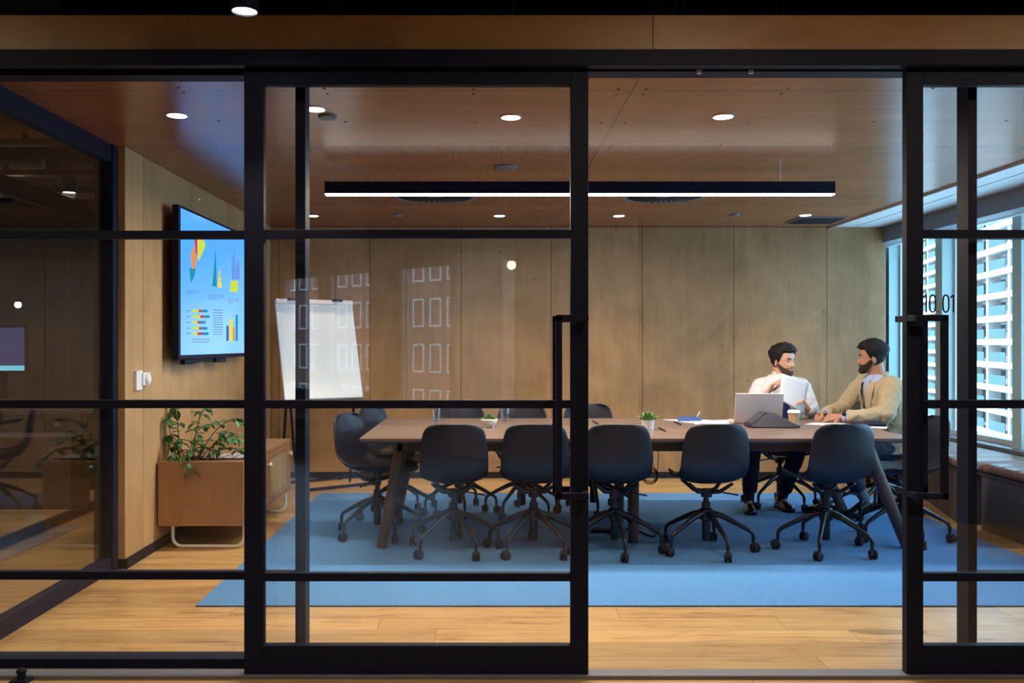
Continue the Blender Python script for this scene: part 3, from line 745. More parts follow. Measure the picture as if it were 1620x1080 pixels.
cols = [emit('chart_'+n, c, .75) for n, c in (('teal', (.01, .20, .30)), ('red', (.42, .04, .05)), ('lime', (.42, .50, .04)), ('yellow', (.60, .50, .02)), ('orange', (.50, .20, .07)), ('ink', (.03, .08, .22)), ('violet', (.14, .17, .45)), ('grey', (.10, .14, .28)))]
def T(px, py): 
    D = FPX*TVX/(px-VPX); return V((TVX+.0012, D, Z(py, D)))
mb = MB()
def pg(i, *p): mb.mi = i; mb.poly([T(a, b) for a, b in p])
# drooping ring chart
def arc(i, cx, cy, r0, r1, a0, a1):
    n = 6; A = [radians(a0+(a1-a0)*k/n) for k in range(n+1)]
    pg(i, *[(cx+r1[0]*cos(a), cy-r1[1]*sin(a)) for a in A], *[(cx+r0[0]*cos(a), cy-r0[1]*sin(a)) for a in reversed(A)])
pg(1, (307,377),(312,377),(312,407),(309,399)); pg(2, (312.5,377),(322.5,380),(325,388),(322,396),(314,413),(312.5,409))
pg(4, (306,388),(311,408),(310,418),(308,424),(302,412),(302,402)); pg(0, (299,424),(309.5,424.5),(307,437),(302,447.5)); pg(4, (303,411),(308.5,417),(308.5,425),(303.5,425))
for k, (a, b) in enumerate(((315,434),(315,440),(315,445),(315,450))): pg((0,1,4,2)[k], (314,a),(315.6,a),(315.6,a+1.5),(314,a+1.5)); pg(7, (317.5,a),(320,a+.3),(320,a+1.2),(317.5,a+1))
# two spikes
pg(0, (341,391),(342.8,454),(335.5,452.5)); pg(3, (348,423),(350.4,455.5),(344,454)); pg(1, (347.9,424),(349.4,440),(346.5,440))
for y in (388,397,406,415,424,433,442): pg(7, (336,y),(354,y+2.6),(354,y+3),(336,y+.4))
# column cluster
for k in range(11):
    x = 367+k*1.1; y = (405,397,412,394,416,402,420,408,414,411,424)[k]
    pg(5 if k % 3 == 0 else 6, (x,y),(x+.7,y+.3),(x+.7,442),(x,442))
pg(2, (365,444),(376,444),(376,462),(364,461))
# caption lines
for x0, x1, y, n in ((294,317,460,2),(329,354,466,3),(361,378,472,3)):
    for k in range(n): pg(7, (x0,y+k*3),(x1-(9 if k == n-1 else 0),y+k*3+1),(x1-(9 if k == n-1 else 0),y+k*3+1.8),(x0,y+k*3+.8))
# stacked bars
for k, (y, a, b, c) in enumerate(((489.5,314,319.5,328),(498.5,316.5,323,331.5),(507.5,312,316.5,325),(517,314.5,319,328),(525.5,312,319.5,329.5))):
    x0 = 304; h = 4.3
    pg(2, (x0,y),(a,y),(a,y+h),(x0,y+h)); pg(1, (a,y),(b,y),(b,y+h),(a,y+h)); pg(0, (b,y),(c,y),(c,y+h),(b,y+h)); pg(7, (295,y+1.4),(301,y+1.4),(301,y+2.6),(295,y+2.6))
for k in range(11): pg(7, (337,490+k*3.8),(352,490.3+k*3.8),(352,491.4+k*3.8),(337,491.1+k*3.8))
for k in range(2): pg(7, (304,536+k*4),(331,536+k*4),(331,537+k*4),(304,537+k*4))
for (x0, x1, y, i) in ((358,361.5,515,5),(363,367.5,505,3),(368,371.5,517,4),(372.5,376,498,0)): pg(i, (x0,y),(x1,y),(x1,539),(x0,539))
o = mb.to('slide_charts', cols, scr)
mb = MB(); mb.box(LW, TVX-.045, 6.4, 7.0, 1.45, 1.95); mb.to('wall_mount', M['black'], t)
mb = MB()
for k, (y, z, s_) in enumerate(((6.05, tz0-.02, .03), (6.4, tz0-.015, .02), (6.75, tz0-.02, .03))): mb.box(TVX-.04, TVX-.01, y-.12*(1+k % 2), y+.12, z-s_*.5, z+.024)
mb.to('bracket', M['black'], t)
# wall control
D = FPX*-LW/(VPX-218); 
t = thing('wall_control', (LW, D, Z(603, D)), 'white plastic wall thermostat with round dial on the wooden wall below the screen', 'thermostat')
y0_, y1_ = FPX*-LW/(VPX-211.5), FPX*-LW/(VPX-221.5)
mb = MB(); mb.box(LW, LW+.018, y0_, y1_, Z(617.5, y0_), Z(586.5, y0_)); mb.to('back_plate', M['white'], t, bevel=.003)
mb = MB(); ya, yb = y1_-.02, FPX*-LW/(VPX-231); mb.box(LW, LW+.03, ya, yb, Z(611, y0_), Z(590, y0_)); mb.to('housing', M['white'], t, bevel=.006)
mb = MB(); mb.lathe((LW+.028, (ya+yb)/2, Z(600.5, y0_)), [(.032, 0), (.032, .012), (.026, .018), (0, .018)], 24, Matrix.Rotation(pi/2, 4, 'Y')); mb.to('dial', M['white'], t, smooth=40)

# ================================================================== flip chart easel
Dc = 7.85; cc = V((X(505, Dc), Dc, Z(553, Dc)))
yaw = radians(32); lean = radians(16)
n_h = V((sin(yaw), -cos(yaw), 0)); side = V((cos(yaw), sin(yaw), 0)); upb = (V((0, 0, 1))*cos(lean)-n_h*sin(lean)); nb = (n_h*cos(lean)+V((0, 0, 1))*sin(lean))
B = Matrix.Identity(4)
for i in range(3): B[i][0], B[i][1], B[i][2], B[i][3] = side[i], nb[i], upb[i], cc[i]
bw, bh = .362, .452
t = thing('flip_chart', (cc.x, cc.y, 0), 'white flip chart board leaning back on a black metal stand in the back corner', 'flip chart')
mb = MB(); mb.box(-bw, bw, -.012, .010, -bh, bh, B); mb.to('board', M['board'], t, bevel=.002)
mb = MB(); mb.box(-bw+.004, bw-.004, .0115, .013, -bh+.03, bh-.045, B); tag(mb.to('paper_pad', M['board'], t), 'blank white sheet')
mb = MB(); mb.box(-bw, bw, .010, .030, bh-.035, bh+.005, B); mb.to('clamp_bar', M['silver'], t, bevel=.002)
for sx in (-.21, .21):
    mb = MB(); mb.box(sx-.05, sx+.05, .012, .040, bh-.008, bh+.012, B); mb.to('clip', M['black'], t, bevel=.002)
mb = MB(); mb.box(-bw+.1, bw, .010, .055, -bh-.012, -bh, B); mb.to('pen_tray', M['grey'], t)
def Fp(px, py): D = FD(py); return V((X(px, D), D, 0.0))
g = [(X(455, 7.75), 7.75, Z(610, 7.75)), (X(472, 7.95), 7.95, .02)]
mb = MB(); mb.tube([B @ V((-bw+.03, -.02, .1)), V((X(457, 7.9), 7.9, Z(610, 7.9))), V((X(470, 8.05), 8.05, .03))], .012, 10); mb.to('leg', M['black'], t, smooth=60)
mb = MB(); mb.tube([B @ V((-bw+.05, -.02, .1)), V((X(452, 8.0), 8.05, Z(620, 8.0))), V((X(441, 8.1), 8.2, .03))], .012, 10); mb.to('leg', M['black'], t, smooth=60)
mb = MB(); mb.tube([B @ V((bw-.05, -.02, -.1)), V((X(562, 8.2), 8.1, Z(640, 8.1))), V((X(553.5, 8.3), 8.3, .03))], .012, 10); mb.to('leg', M['black'], t, smooth=60)
mb = MB(); q = V((X(457, 7.88), 7.86, Z(612, 7.88))); mb.tube([q+V((-.04, 0, 0)), q+V((.04, 0, 0))], .028, 14); mb.to('joint_knob', M['black'], t, smooth=40)
for a, b in (((461, 766.5), (551, 757)), ((470, 780.5), (596, 767))):
    p, q = Fp(*a), Fp(*b); mb = MB(); mb.tube([p+V((0, 0, .022)), q+V((0, 0, .022))], .014, 8)
    for s_ in (.12, .85): mb.cyl(p.lerp(q, s_), .014, 0.0, .02, 10)
    mb.to('foot_bar', M['black'], t)

# ================================================================== window benches
def bench(poly, zb, zt, label, seams):
    c = sum((V((a, b, 0)) for a, b in poly), V((0, 0, 0)))/len(poly)
    t = thing('window_bench', (c.x, c.y, 0), label, 'bench', 'leather benches under the windows')
    def inset(k, z): return [V((a+(c.x-a)*k, b+(c.y-b)*k, z)) for a, b in poly]
    mb = MB(); mb.prism(inset(.03, .0), (0, 0, zb-.02)); mb.to('base', M['darkbase'], t)
    mb = MB(); mb.prism(inset(0, zb-.02), (0, 0, .02)); mb.to('ledge', M['greywall'], t)
    x0, x1 = min(p[0] for p in poly), max(p[0] for p in poly); y0, y1 = min(p[1] for p in poly), max(p[1] for p in poly)
    mb = MB(); N = int((y1-y0)/.0125); rows = []
    def xl(y):
        # front edge of the footprint at this y
        best = x1
        n = len(poly)
        for i in range(n):
            a, b = poly[i], poly[(i+1) % n]
            if abs(a[1]-b[1]) < 1e-6: continue
            s_ = (y-a[1])/(b[1]-a[1])
            if -1e-6 <= s_ <= 1+1e-6: best = min(best, a[0]+(b[0]-a[0])*s_)
        return best
    for i in range(N+1):
        y = y0+(y1-y0)*i/N; e = min(i, N-i)/4.0; ef = sqrt(max(0, 1-(1-min(e, 1))**2)); sm = .010*(1 if seams and (y-y0) % seams < .014 else 0)
        xa = xl(y)+.004; top = zb+.012+(zt-zb-.012)*max(ef, .15)-sm; r = []
        prof = [(xa+.02, zb+.001), (xa-.006, zb+.012), (xa-.012, (zb+top)/2), (xa-.004, top-.014), (xa+.025, top), (xa+.15, top+.002), (x1-.15, top+.002), (x1-.02, top-.004), (x1-.002, top-.03), (x1-.002, zb+.001)]
        rows.append([V((a, y, b)) for a, b in prof])
    mb.grid(rows); mb.to('cushion', M['leather'], t, smooth=60)
bench([(3.53, 4.7), (4.13, 4.7), (4.13, 6.33), (3.53, 6.33)], .405, .475, 'brown leather cushioned window bench closest to the glass, with stitched seams', .17)
bench([(3.45, 6.42), (4.13, 6.42), (4.13, 8.66), (3.88, 8.66), (3.70, 7.35)], .40, .465, 'brown leather cushioned bench with slanted front further along under the windows', .26)

# ================================================================== things on the table
def tumbler(x, y, label):
    mb = MB(); z = TZ; mb.lathe((x, y, z), [(0, .001), (.030, .001), (.034, .115), (.0365, .118), (.0375, .115), (.0335, .0), (0, 0)], 28)
    return tag(mb.to('tumbler', M['tumbler'], smooth=40), label, 'glass', 'clear glass tumblers on the table')
D = 6.55; tumbler(X(690, 6.66), 6.66, 'clear empty glass tumbler standing alone towards the far table edge near the flip chart end')
tumbler(X(799, 6.72), 6.72, 'clear glass tumbler standing behind the white bowl of succulents')
# bowl of succulents
Dq = 6.15; bx = X(774, Dq)
t = thing('succulent_bowl', (bx, Dq, TZ), 'white footed bowl full of small green succulents on the table', 'potted plant')
mb = MB(); mb.lathe((bx, Dq, TZ), [(0, .016), (.035, .016), (.052, .030), (.058, .055), (.055, .060), (.050, .058), (.045, .045), (0, .045)], 28); mb.to('bowl', M['white'], t, smooth=40)
for k in range(4):
    a = pi/4+k*pi/2; mb = MB(); mb.tube([(bx+.036*cos(a), Dq+.036*sin(a), TZ), (bx+.032*cos(a), Dq+.032*sin(a), TZ+.022)], .008, 10); mb.to('foot', M['white'], t, smooth=40)
mb = MB(); mb.cyl((bx, Dq, 0), .050, TZ+.048, TZ+.054, 20); mb.to('soil', M['soil'], t)
def rosette(mb, c, r, n=3, tall=1.0, w=.30):
    for ring in range(n):
        m = 5+2*ring; el = radians(78-ring*62/max(n-1, 1))
        for k in range(m):
            a = 2*pi*(k+.5*(ring % 2))/m; d = V((cos(a)*cos(el), sin(a)*cos(el), sin(el)*tall))
            leaf_pts = V(c); L_ = r*(.6+.4*ring/max(n-1, 1))
            s = d.cross(V((0, 0, 1))).normalized(); nn = s.cross(d).normalized()
            rows = []
            for q, ww in ((0, .5), (.3, .95), (.6, 1), (.85, .6), (1, .06)):
                p = leaf_pts+d*(q*L_)+V((0, 0, L_*.18*q*q))
                rows.append([p+s*cos(b)*ww*L_*w+nn*sin(b)*ww*L_*w*.4 for b in [2*pi*j/8 for j in range(8)]])
            mb.grid(rows)
for k, (dx, dy, r, h) in enumerate(((-.028, .0, .030, .0), (.025, -.005, .030, 0), (.0, .022, .034, .008), (-.004, -.026, .026, 0), (.004, .002, .022, .015), (.035, .02, .02, 0), (-.034, -.02, .02, 0))):
    mb = MB(); rosette(mb, (bx+dx, Dq+dy, TZ+.054+h), r, 3, 1.0 if k != 2 else 1.5); mb.to('succulent', M['leaf2'], t, smooth=60)
# small pot
Dq = 6.0; bx = X(1025, Dq)
t = thing('potted_succulent', (bx, Dq, TZ), 'small spiky green succulent in a plain grey-white cylinder pot on the table', 'potted plant')
mb = MB(); mb.lathe((bx, Dq, TZ), [(0, 0), (.037, 0), (.044, .068), (.040, .068), (.036, .055), (0, .055)], 28); mb.to('pot', M['white'], t, smooth=40)
mb = MB(); mb.cyl((bx, Dq, 0), .037, TZ+.055, TZ+.060, 20); mb.to('soil', M['soil'], t)
mb = MB(); rosette(mb, (bx, Dq, TZ+.055), .080, 4, 1.15, .17); mb.to('leaves', M['leaf2'], t, smooth=60)
# pens
def Tp(px, py):   # point on the table top
    D = FPX*(H_CAM-TZ)/(py-VPY); return V((X(px, D), D, TZ))
for (a, b, lab) in (((938, 667), (947, 672), 'slim dark pen on the table by the door edge'), ((1042, 677.5), (1054, 683.5), 'slim dark pen on the bare table in front of the potted succulent'), ((1066, 668), (1079, 673), 'slim dark pen at the near edge of the spread papers')):
    p, q = Tp(*a), Tp(*b); mb = MB(); mb.tube([p+V((0, 0, .006)), p.lerp(q, .85)+V((0, 0, .006)), q+V((0, 0, .006))], [.0045, .0045, .0015], 10)
    o = mb.to('pen', M['black'], smooth=40); tag(o, lab, 'pen', 'dark pens on the table')
def sheet(name, corners, z, label, grp=None, mat='paper'):
    mb = MB(); mb.prism([p+V((0, 0, z)) for p in corners], (0, 0, .0012)); return tag(mb.to(name, M[mat] if isinstance(mat, str) else mat), label, 'paper', grp)
printed = NT('printed_paper'); v_ = printed.obj(); x_, y_, z_ = printed.xyz(v_)[:3]
ln = printed.math('MULTIPLY', printed.math('GREATER_THAN', printed.math('FRACT', printed.math('MULTIPLY', y_, 38)), .62), printed.math('GREATER_THAN', printed.noise(v_, 14, 2), .5))
M['print'] = printed.bsdf(printed.mix(printed.math('MULTIPLY', ln, .4), (.80, .80, .80), (.30, .28, .25)), .7)
sheet('document', [Tp(1047, 663.5), Tp(1106, 670.5), Tp(1158, 670.3), Tp(1118, 664)], .0005, 'white printed sheet spread on the table under the blue notebook', 'loose papers on the table', 'print')
sheet('document', [Tp(1092, 666), Tp(1100, 671.5), Tp(1163, 667.5), Tp(1150, 664.5)], .002, 'white printed sheet lying between the blue notebook and the laptop', 'loose papers on the table', 'print')
sheet('document', [Tp(1272, 671.5), Tp(1286, 668.5), Tp(1338, 669.5), Tp(1330, 673.5)], .0005, 'white sheet on the table under the hands of the person in the blazer', 'loose papers on the table')
sheet('document', [Tp(1330, 674.5), Tp(1342, 671.5), Tp(1405, 675), Tp(1402, 678.0)], .0005, 'white sheet lying under the black folder at the table end', 'loose papers on the table')
p = [Tp(1072, 666.5), Tp(1110, 666.5), Tp(1106, 662.3), Tp(1073, 662.3)]
mb = MB(); mb.prism([q+V((0, 0, .004)) for q in p], (0, 0, .014)); tag(mb.to('notebook', plain('blue_cover', (.035, .10, .33), .5), bevel=.001), 'closed blue notebook lying on spread white papers near the far table edge', 'notebook')
mb = MB(); p0, p1 = Tp(1102, 664.5)+V((0, 0, .021)), Tp(1107, 661.5)+V((0, 0, .05)); mb.tube([p0, p0.lerp(p1, .8), p1], [.001, .004, .004], 10); tag(mb.to('pen', M['white'], smooth=40), 'white pen resting on the blue notebook', 'pen')
p = [Tp(1347, 674.0), Tp(1350, 671), Tp(1398, 671.5), Tp(1402, 675.2)]
mb = MB(); mb.prism([q+V((0, 0, .003)) for q in p], (0, 0, .016)); tag(mb.to('folder', M['black'], bevel=.002), 'closed black folder in front of the forearm of the person in the blazer', 'folder')
# laptop: lid back towards the viewer
Dl = 6.42; xl0, xl1 = X(1160, Dl), X(1236, Dl); lw = (xl1-xl0)
t = thing('laptop', ((xl0+xl1)/2, Dl, TZ), 'open silver laptop seen from behind, in front of the person in the white shirt', 'laptop')
Lm = Matrix.Translation(((xl0+xl1)/2, Dl, TZ)) @ Matrix.Rotation(radians(-5), 4, 'Z')
mb = MB(); mb.box(-.17, .17, 0, .235, .002, .016, Lm); mb.to('base', M['silver'], t, bevel=.003)
mb = MB(); mb.box(-.15, .15, .03, .13, .016, .0175, Lm); mb.to('keyboard', M['black_dull'], t)
Ll = Lm @ Matrix.Translation((0, .0, .012)) @ Matrix.Rotation(radians(20), 4, 'X')
mb = MB(); mb.box(-.17, .17, -.008, 0, 0, .230, Ll); mb.to('lid', M['silver'], t, bevel=.003)
mb = MB(); mb.box(-.16, .16, 0, .001, .012, .220, Ll); mb.to('display', M['black'], t)
# wedge-shaped conference phone
Dq = 6.15; q0 = X(1184.5, Dq); q1 = X(1264, Dq)
t = thing('conference_phone', ((q0+q1)/2, Dq, TZ), 'black wedge-shaped conference phone between the laptop and the paper cup', 'conference phone')
mb = MB(); xc = X(1217, Dq)
yA, yB = Dq-.04, Dq+.16
mb.prism([(q0, yA, TZ+.002), (q0+.33, yA-.02, TZ+.002), (q0+.345, yA-.02, TZ+.010), (q0+.18, yA+.05, TZ+.098), (q0+.13, yA+.05, TZ+.100), (q0+.0, yA, TZ+.024)], (0, .16, 0))
mb.to('body', M['plastic'], t, bevel=.006)
mb = MB(); mb.prism([(q0+.008, yA+.012, TZ+.030), (q0+.022, yA+.012, TZ+.038), (q0+.132, yA+.055, TZ+.105), (q0+.120, yA+.055, TZ+.104)], (0, .14, 0)); mb.to('top_plate', M['greywall'], t, bevel=.002)
# paper cup
Dq = 6.30; cx_ = X(1256, Dq)
t = thing('paper_cup', (cx_, Dq, TZ), 'tan paper coffee cup with a white lid beside the conference phone', 'cup')
kraft = plain('kraft_paper', (.50, .33, .17), .7)
mb = MB(); mb.lathe((cx_, Dq, TZ), [(0, 0), (.031, 0), (.042, .092), (0, .092)], 28); mb.to('cup_body', kraft, t, smooth=40)
mb = MB(); mb.lathe((cx_, Dq, TZ), [(0, .091), (.0455, .091), (.0455, .098), (.041, .102), (.040, .110), (0, .110)], 28); mb.to('lid', M['white'], t, smooth=40)
# cables under the table
mb = MB(); pts = [(X(1034, 6.1), 6.15, .66), (X(1034, 6.1), 6.12, .50)]
for k in range(50):
    a = 2*pi*k/12; pts.append((X(1028, 6.1)+.055*cos(a), 6.1+.02*sin(a), .40+.05*sin(a)+.0006*k))
pts += [(X(1040, 6.1), 6.1, .42), (X(1042, 6.1), 6.1, .60), (X(1040, 6.1), 6.15, .66)]
mb.tube(pts, .0024, 6); tag(mb.to('power_cable', M['black'], smooth=180), 'dark cable looped in a coil hanging under the middle of the table', 'cable')
mb = MB(); pts = [Fp(935, 846)+V((0, 0, .013))]
for k in range(1, 40):
    s_ = k/40; pts.append(V((X(935+115*s_, 6.2), 6.15+.14*sin(s_*14), .014)))
mb.tube(pts, .006, 8); tag(mb.to('floor_cable', M['black'], smooth=180), 'black cable snaking over the rug around the foot of the middle table leg', 'cable')
mb = MB(); p = Fp(958, 843); mb.box(p.x-.09, p.x+.09, p.y-.04, p.y+.04, .009, .03); tag(mb.to('power_strip', M['black'], bevel=.003), 'small black power strip on the rug under the table', 'power strip')

# ================================================================== dim neighbouring space
t = thing('desk', (-4.6, 8.2, 0), 'dark desk in the dim neighbouring space carrying a monitor', 'desk')
mb = MB(); mb.box(-5.6, -3.5, 7.9, 8.6, .70, .73); mb.to('desktop', M['darkbase'], t)
for x in (-5.5, -3.6):
    mb = MB(); mb.box(x-.03, x+.03, 7.95, 8.55, 0, .70); mb.to('leg', M['black'], t)
t = thing('monitor', (-4.3, 8.3, .73), 'monitor showing a dim blue picture on the desk beyond the glass', 'monitor')
mx0, mx1 = X(-40, 8.2), X(42, 8.2)
mb = MB(); mb.box(mx0, mx1, 8.2, 8.23, Z(588, 8.2), Z(514, 8.2)); mb.to('casing', M['black'], t)
mb = MB(); mb.box(mx0+.02, mx1-.02, 8.195, 8.2, Z(577, 8.2), Z(518, 8.2)); mb.mi = 1; mb.box(mx0+.02, mx1-.02, 8.194, 8.2, Z(586, 8.2), Z(578, 8.2)); mb.to('display', [emit('monitor_dim', (.03, .035, .09), .8), emit('monitor_bar', (.12, .40, .50), .9)], t)
mb = MB(); mb.box((mx0+mx1)/2-.03, (mx0+mx1)/2+.03, 8.23, 8.26, .73, 1.2); mb.box((mx0+mx1)/2-.12, (mx0+mx1)/2+.12, 8.15, 8.35, .73, .745); mb.to('stand', M['black'], t)
mb = MB(); mb.box(-9.3, -3.3, 7.06, 7.4, 0, .58); tag(mb.to('low_storage', M['darkbase'], bevel=.004), 'long low dark storage unit in the dim neighbouring space', 'storage unit')
t = thing('armchair', (-4.25, 6.75, 0), 'dark fabric armchair barely visible beyond the glass partitions', 'armchair')
mb = MB(); mb.box(-4.6, -3.95, 6.45, 7.0, .22, .42); mb.to('seat', M['grey'], t, bevel=.05)
mb = MB(); mb.box(-4.6, -3.95, 6.88, 7.02, .40, .78); mb.to('backrest', M['grey'], t, bevel=.05)
for x in (-4.5, -4.05):
    for y in (6.5, 6.95):
        mb = MB(); mb.tube([(x, y, .24), (x, y, 0)], [.018, .012], 10); mb.to('leg', M['black'], t)
def globe(x, y, z, r, label):
    t = thing('globe_lamp', (x, y, z), label, 'pendant lamp')
    mb = MB(); mb.ell((x, y, z), (r, r, r), None, 20, 14); mb.to('glass_globe', M['globe'], t, smooth=180)
    mb = MB(); mb.tube([(x, y, z+r-.003), (x, y, 3.5)], .004, 6); mb.cyl((x, y, 0), .03, z+r-.004, z+r+.02, 16); mb.to('cord', M['black_dull'], t)
globe(X(28.5, 8.0), 8.0, Z(482, 8.0), .028, 'small glowing round globe lamp in the dim neighbouring space')
add_light('neighbour_glow', 'AREA', (-5.4, 7.0, 2.49), 14, (1, .85, .7), (0, 0, 0), tl, shape='RECTANGLE', size=3.5, size_y=.05)

# ================================================================== corridor behind the viewer (seen mirrored in the glass)
def rear(s_, off=0, z=0):   # along the oblique wall: s in metres from its far end
    a = V((-2.98, -5.8, 0)); d = V((3.19, 3.1, 0)).normalized(); n = V((d.y, -d.x, 0)); return a+d*s_+n*off+V((0, 0, z))
def rbox(mb, s0, s1, o0, o1, z0, z1):
    mb.prism([rear(s0, o0, z0), rear(s1, o0, z0), rear(s1, o1, z0), rear(s0, o1, z0)], (0, 0, z1-z0))
wins = [(-3.96, -3.1), (0, .95), (1.13, 2.09), (2.62, 3.59), (3.76, 4.6)]
mb = MB(); edges = [-5.2]+[e for w_ in wins for e in w_]+[10.3]
for i in range(0, len(edges), 2): rbox(mb, edges[i], edges[i+1], 0, .18, 0, 3.6)
for a, b in wins: rbox(mb, a, b, 0, .18, 0, .55); rbox(mb, a, b, 0, .18, 2.3, 3.6)
tag(mb.to('wall_rear', M['greywall']), kind='structure')
for k, (a, b) in enumerate(wins):
    w_ = thing('window_%d' % (k+6), rear((a+b)/2, .1, .55), kind='structure')
    mb = MB()
    for (p, q, r0, r1) in ((a, a+.04, .55, 2.3), (b-.04, b, .55, 2.3), (a, b, .55, .60), (a, b, 2.25, 2.3)): rbox(mb, p, q, .06, .12, r0, r1)
    mb.to('window_frame', M['white'], w_)
    mb = MB(); rbox(mb, a+.02, b-.02, .088, .092, .57, 2.28); mb.to('glass_pane', M['glass'], w_)
mb = MB(); N = 90; r0 = []
for i in range(N+1):
    s_ = 3.70+.80*i/N; o = -.08+.05*sin(i*.9); r0.append((s_, o))
mb.grid([[rear(s_, o, z) for s_, o in r0] for z in (.05, 2.35)], closed=False)
cu = NT('sheer_curtain'); q1 = cu.n('ShaderNodeBsdfDiffuse'); q2 = cu.n('ShaderNodeBsdfTranslucent'); q3 = cu.n('ShaderNodeMixShader')
for q in (q1, q2): q.inputs[0].default_value = (.92, .92, .90, 1)
q3.inputs[0].default_value = .8; cu.t.links.new(q1.outputs[0], q3.inputs[1]); cu.t.links.new(q2.outputs[0], q3.inputs[2]); cu.t.links.new(q3.outputs[0], cu.out.inputs[0])
tag(mb.to('curtain', cu.m, smooth=180), 'pale pleated curtain at a corridor window, seen only mirrored in the glass door', 'curtain')
# street building facing those corridor windows
stone = plain('pale_window_surround', (.34, .31, .29), .8)
brick = plain('red_brown_render', (.12, .062, .050), .9, 0, .2, .15, 3)
bt = thing('brick_building', rear(-50, 40.0, -30), 'reddish building with white-framed windows mirrored in the glass door', 'building')
mb = MB(); rbox(mb, -110, 10, 40.0, 50.0, -30, 11); mb.to('facade', brick, bt)
for s_ in [-64+2.0*k for k in range(14)]+[-90+2.0*k for k in range(5)]:
    for j in range(4):
        z = -3.4+3.6*j; mb = MB(); w2, h2, f = .68, 1.15, .17
        for (p, q, a, b) in ((s_-w2, s_+w2, z-h2, z-h2+f), (s_-w2, s_+w2, z+h2-f, z+h2), (s_-w2, s_-w2+f, z-h2+f, z+h2-f), (s_+w2-f, s_+w2, z-h2+f, z+h2-f)): rbox(mb, p, q, 39.85, 40.0, a, b)
        wf = mb.to('window', stone, bt)
# sofa and cushions of the corridor, by those windows
t = thing('sofa', rear(1.2, -.6), 'dark corridor sofa mirrored faintly in the glass door', 'sofa')
mb = MB(); rbox(mb, .0, 2.4, -.95, -.15, .12, .42); mb.to('seat', M['grey'], t, bevel=.04)
mb = MB(); rbox(mb, .0, 2.4, -.30, -.10, .42, .72); mb.to('backrest', M['grey'], t, bevel=.04)
linen = plain('beige_linen', (.52, .44, .30), .9, 0, .1, .1, 40)
for k, s_ in enumerate((.5, 1.7)):
    c = rear(s_, -.40, .74); mb = MB(); d = (rear(1)-rear(0)).normalized(); n = V((d.y, -d.x, 0))
    rows = []
    for i in range(13):
        u = -1+2*i/12; r = []
        for j in range(20):
            a = 2*pi*j/20; sq = .30*math.copysign(abs(cos(a))**.45, cos(a)); sz = .20*math.copysign(abs(sin(a))**.45, sin(a)); th = .075*sqrt(max(0, 1-u*u)); k_ = sqrt(max(0.0, 1-abs(u)**2.6))
            r.append(c+d*sq*(.35+.65*k_)+V((0, 0, sz*(.35+.65*k_)))+n*(u*.075))
        rows.append(r)
    mb.grid(rows); tag(mb.to('cushion', linen, smooth=180), ['beige cushion on the corridor sofa, at the end towards the flip chart reflection', 'beige cushion on the corridor sofa, the one towards the curtain reflection'][k], 'cushion', 'cushions on the corridor sofa')
globe(.26, -1.6, 2.09, .045, 'small round globe lamp of the corridor, mirrored in the glass of the closed door')

# ================================================================== white apartment towers outside
white_r = plain('white_render', (.46, .40, .37), .8, 0, .1, .02)
blueg = plain('balcony_glass', (.05, .100, .095), .4, 0, .08, .3, .4)
darkg = plain('apartment_window_glass', (.03, .055, .068), .4, 0, .08, .35, .3)
def tower(px, D, dirx, floors, fh, label, bays, L0, L1, z_top):
    """facade running along direction (dirx,1); s measured in metres from the point seen at px"""
    o_ = V((X(px, D), D, 0)); d = V((dirx, 1, 0)).normalized(); n = V((-d.y, d.x, 0))
    def P(s_, off, z): return o_+d*s_+n*off+V((0, 0, z))
    def bx(mb, s0, s1, a, b, z0, z1): mb.prism([P(s0, a, z0), P(s1, a, z0), P(s1, b, z0), P(s0, b, z0)], (0, 0, z1-z0))
    t = thing('apartment_tower', P((L0+L1)/2, -6, z_top-floors*fh), label, 'building')
    mb = MB(); bx(mb, L0, L1, -12, -1.4, z_top-floors*fh, z_top)
    mb.to('wall', white_r, t)
    mb = MB()
    for f in range(floors+1): z = z_top-f*fh; bx(mb, L0, L1, -1.4, .0, z-.62, z)
    for s_ in bays: bx(mb, s_-.35, s_+.35, -1.4, -.2, z_top-floors*fh, z_top)
    mb.to('floor_slabs', white_r, t)
    mb = MB(); mg = MB()
    for f in range(floors):
        z = z_top-f*fh-fh
        for a, b in zip(bays, bays[1:]):
            w = b-a
            bx(mb, a+.6, a+w*.62, -1.4, -1.34, z, z+fh-.75); bx(mb, a+w*.72, b-.6, -1.4, -1.34, z+.3, z+fh-.9)
            bx(mg, a+.4, a+w*.8, -.06, .0, z, z+1.0)
    mb.to('windows', darkg, t); mg.to('balcony_glass', blueg, t)
    return t
tower(1576, 90, .23, 22, 2.35, 'white apartment tower with blue glass balconies close outside the windows', [-22, -15.5, -9, -3, 3.5, 9.5], -22.5, 10, 23)
tower(1470, 150, .23, 34, 2.2, 'more distant white apartment tower with narrow floors seen through the far window', [-40+6*k for k in range(16)], -40.5, 50.5, 40)
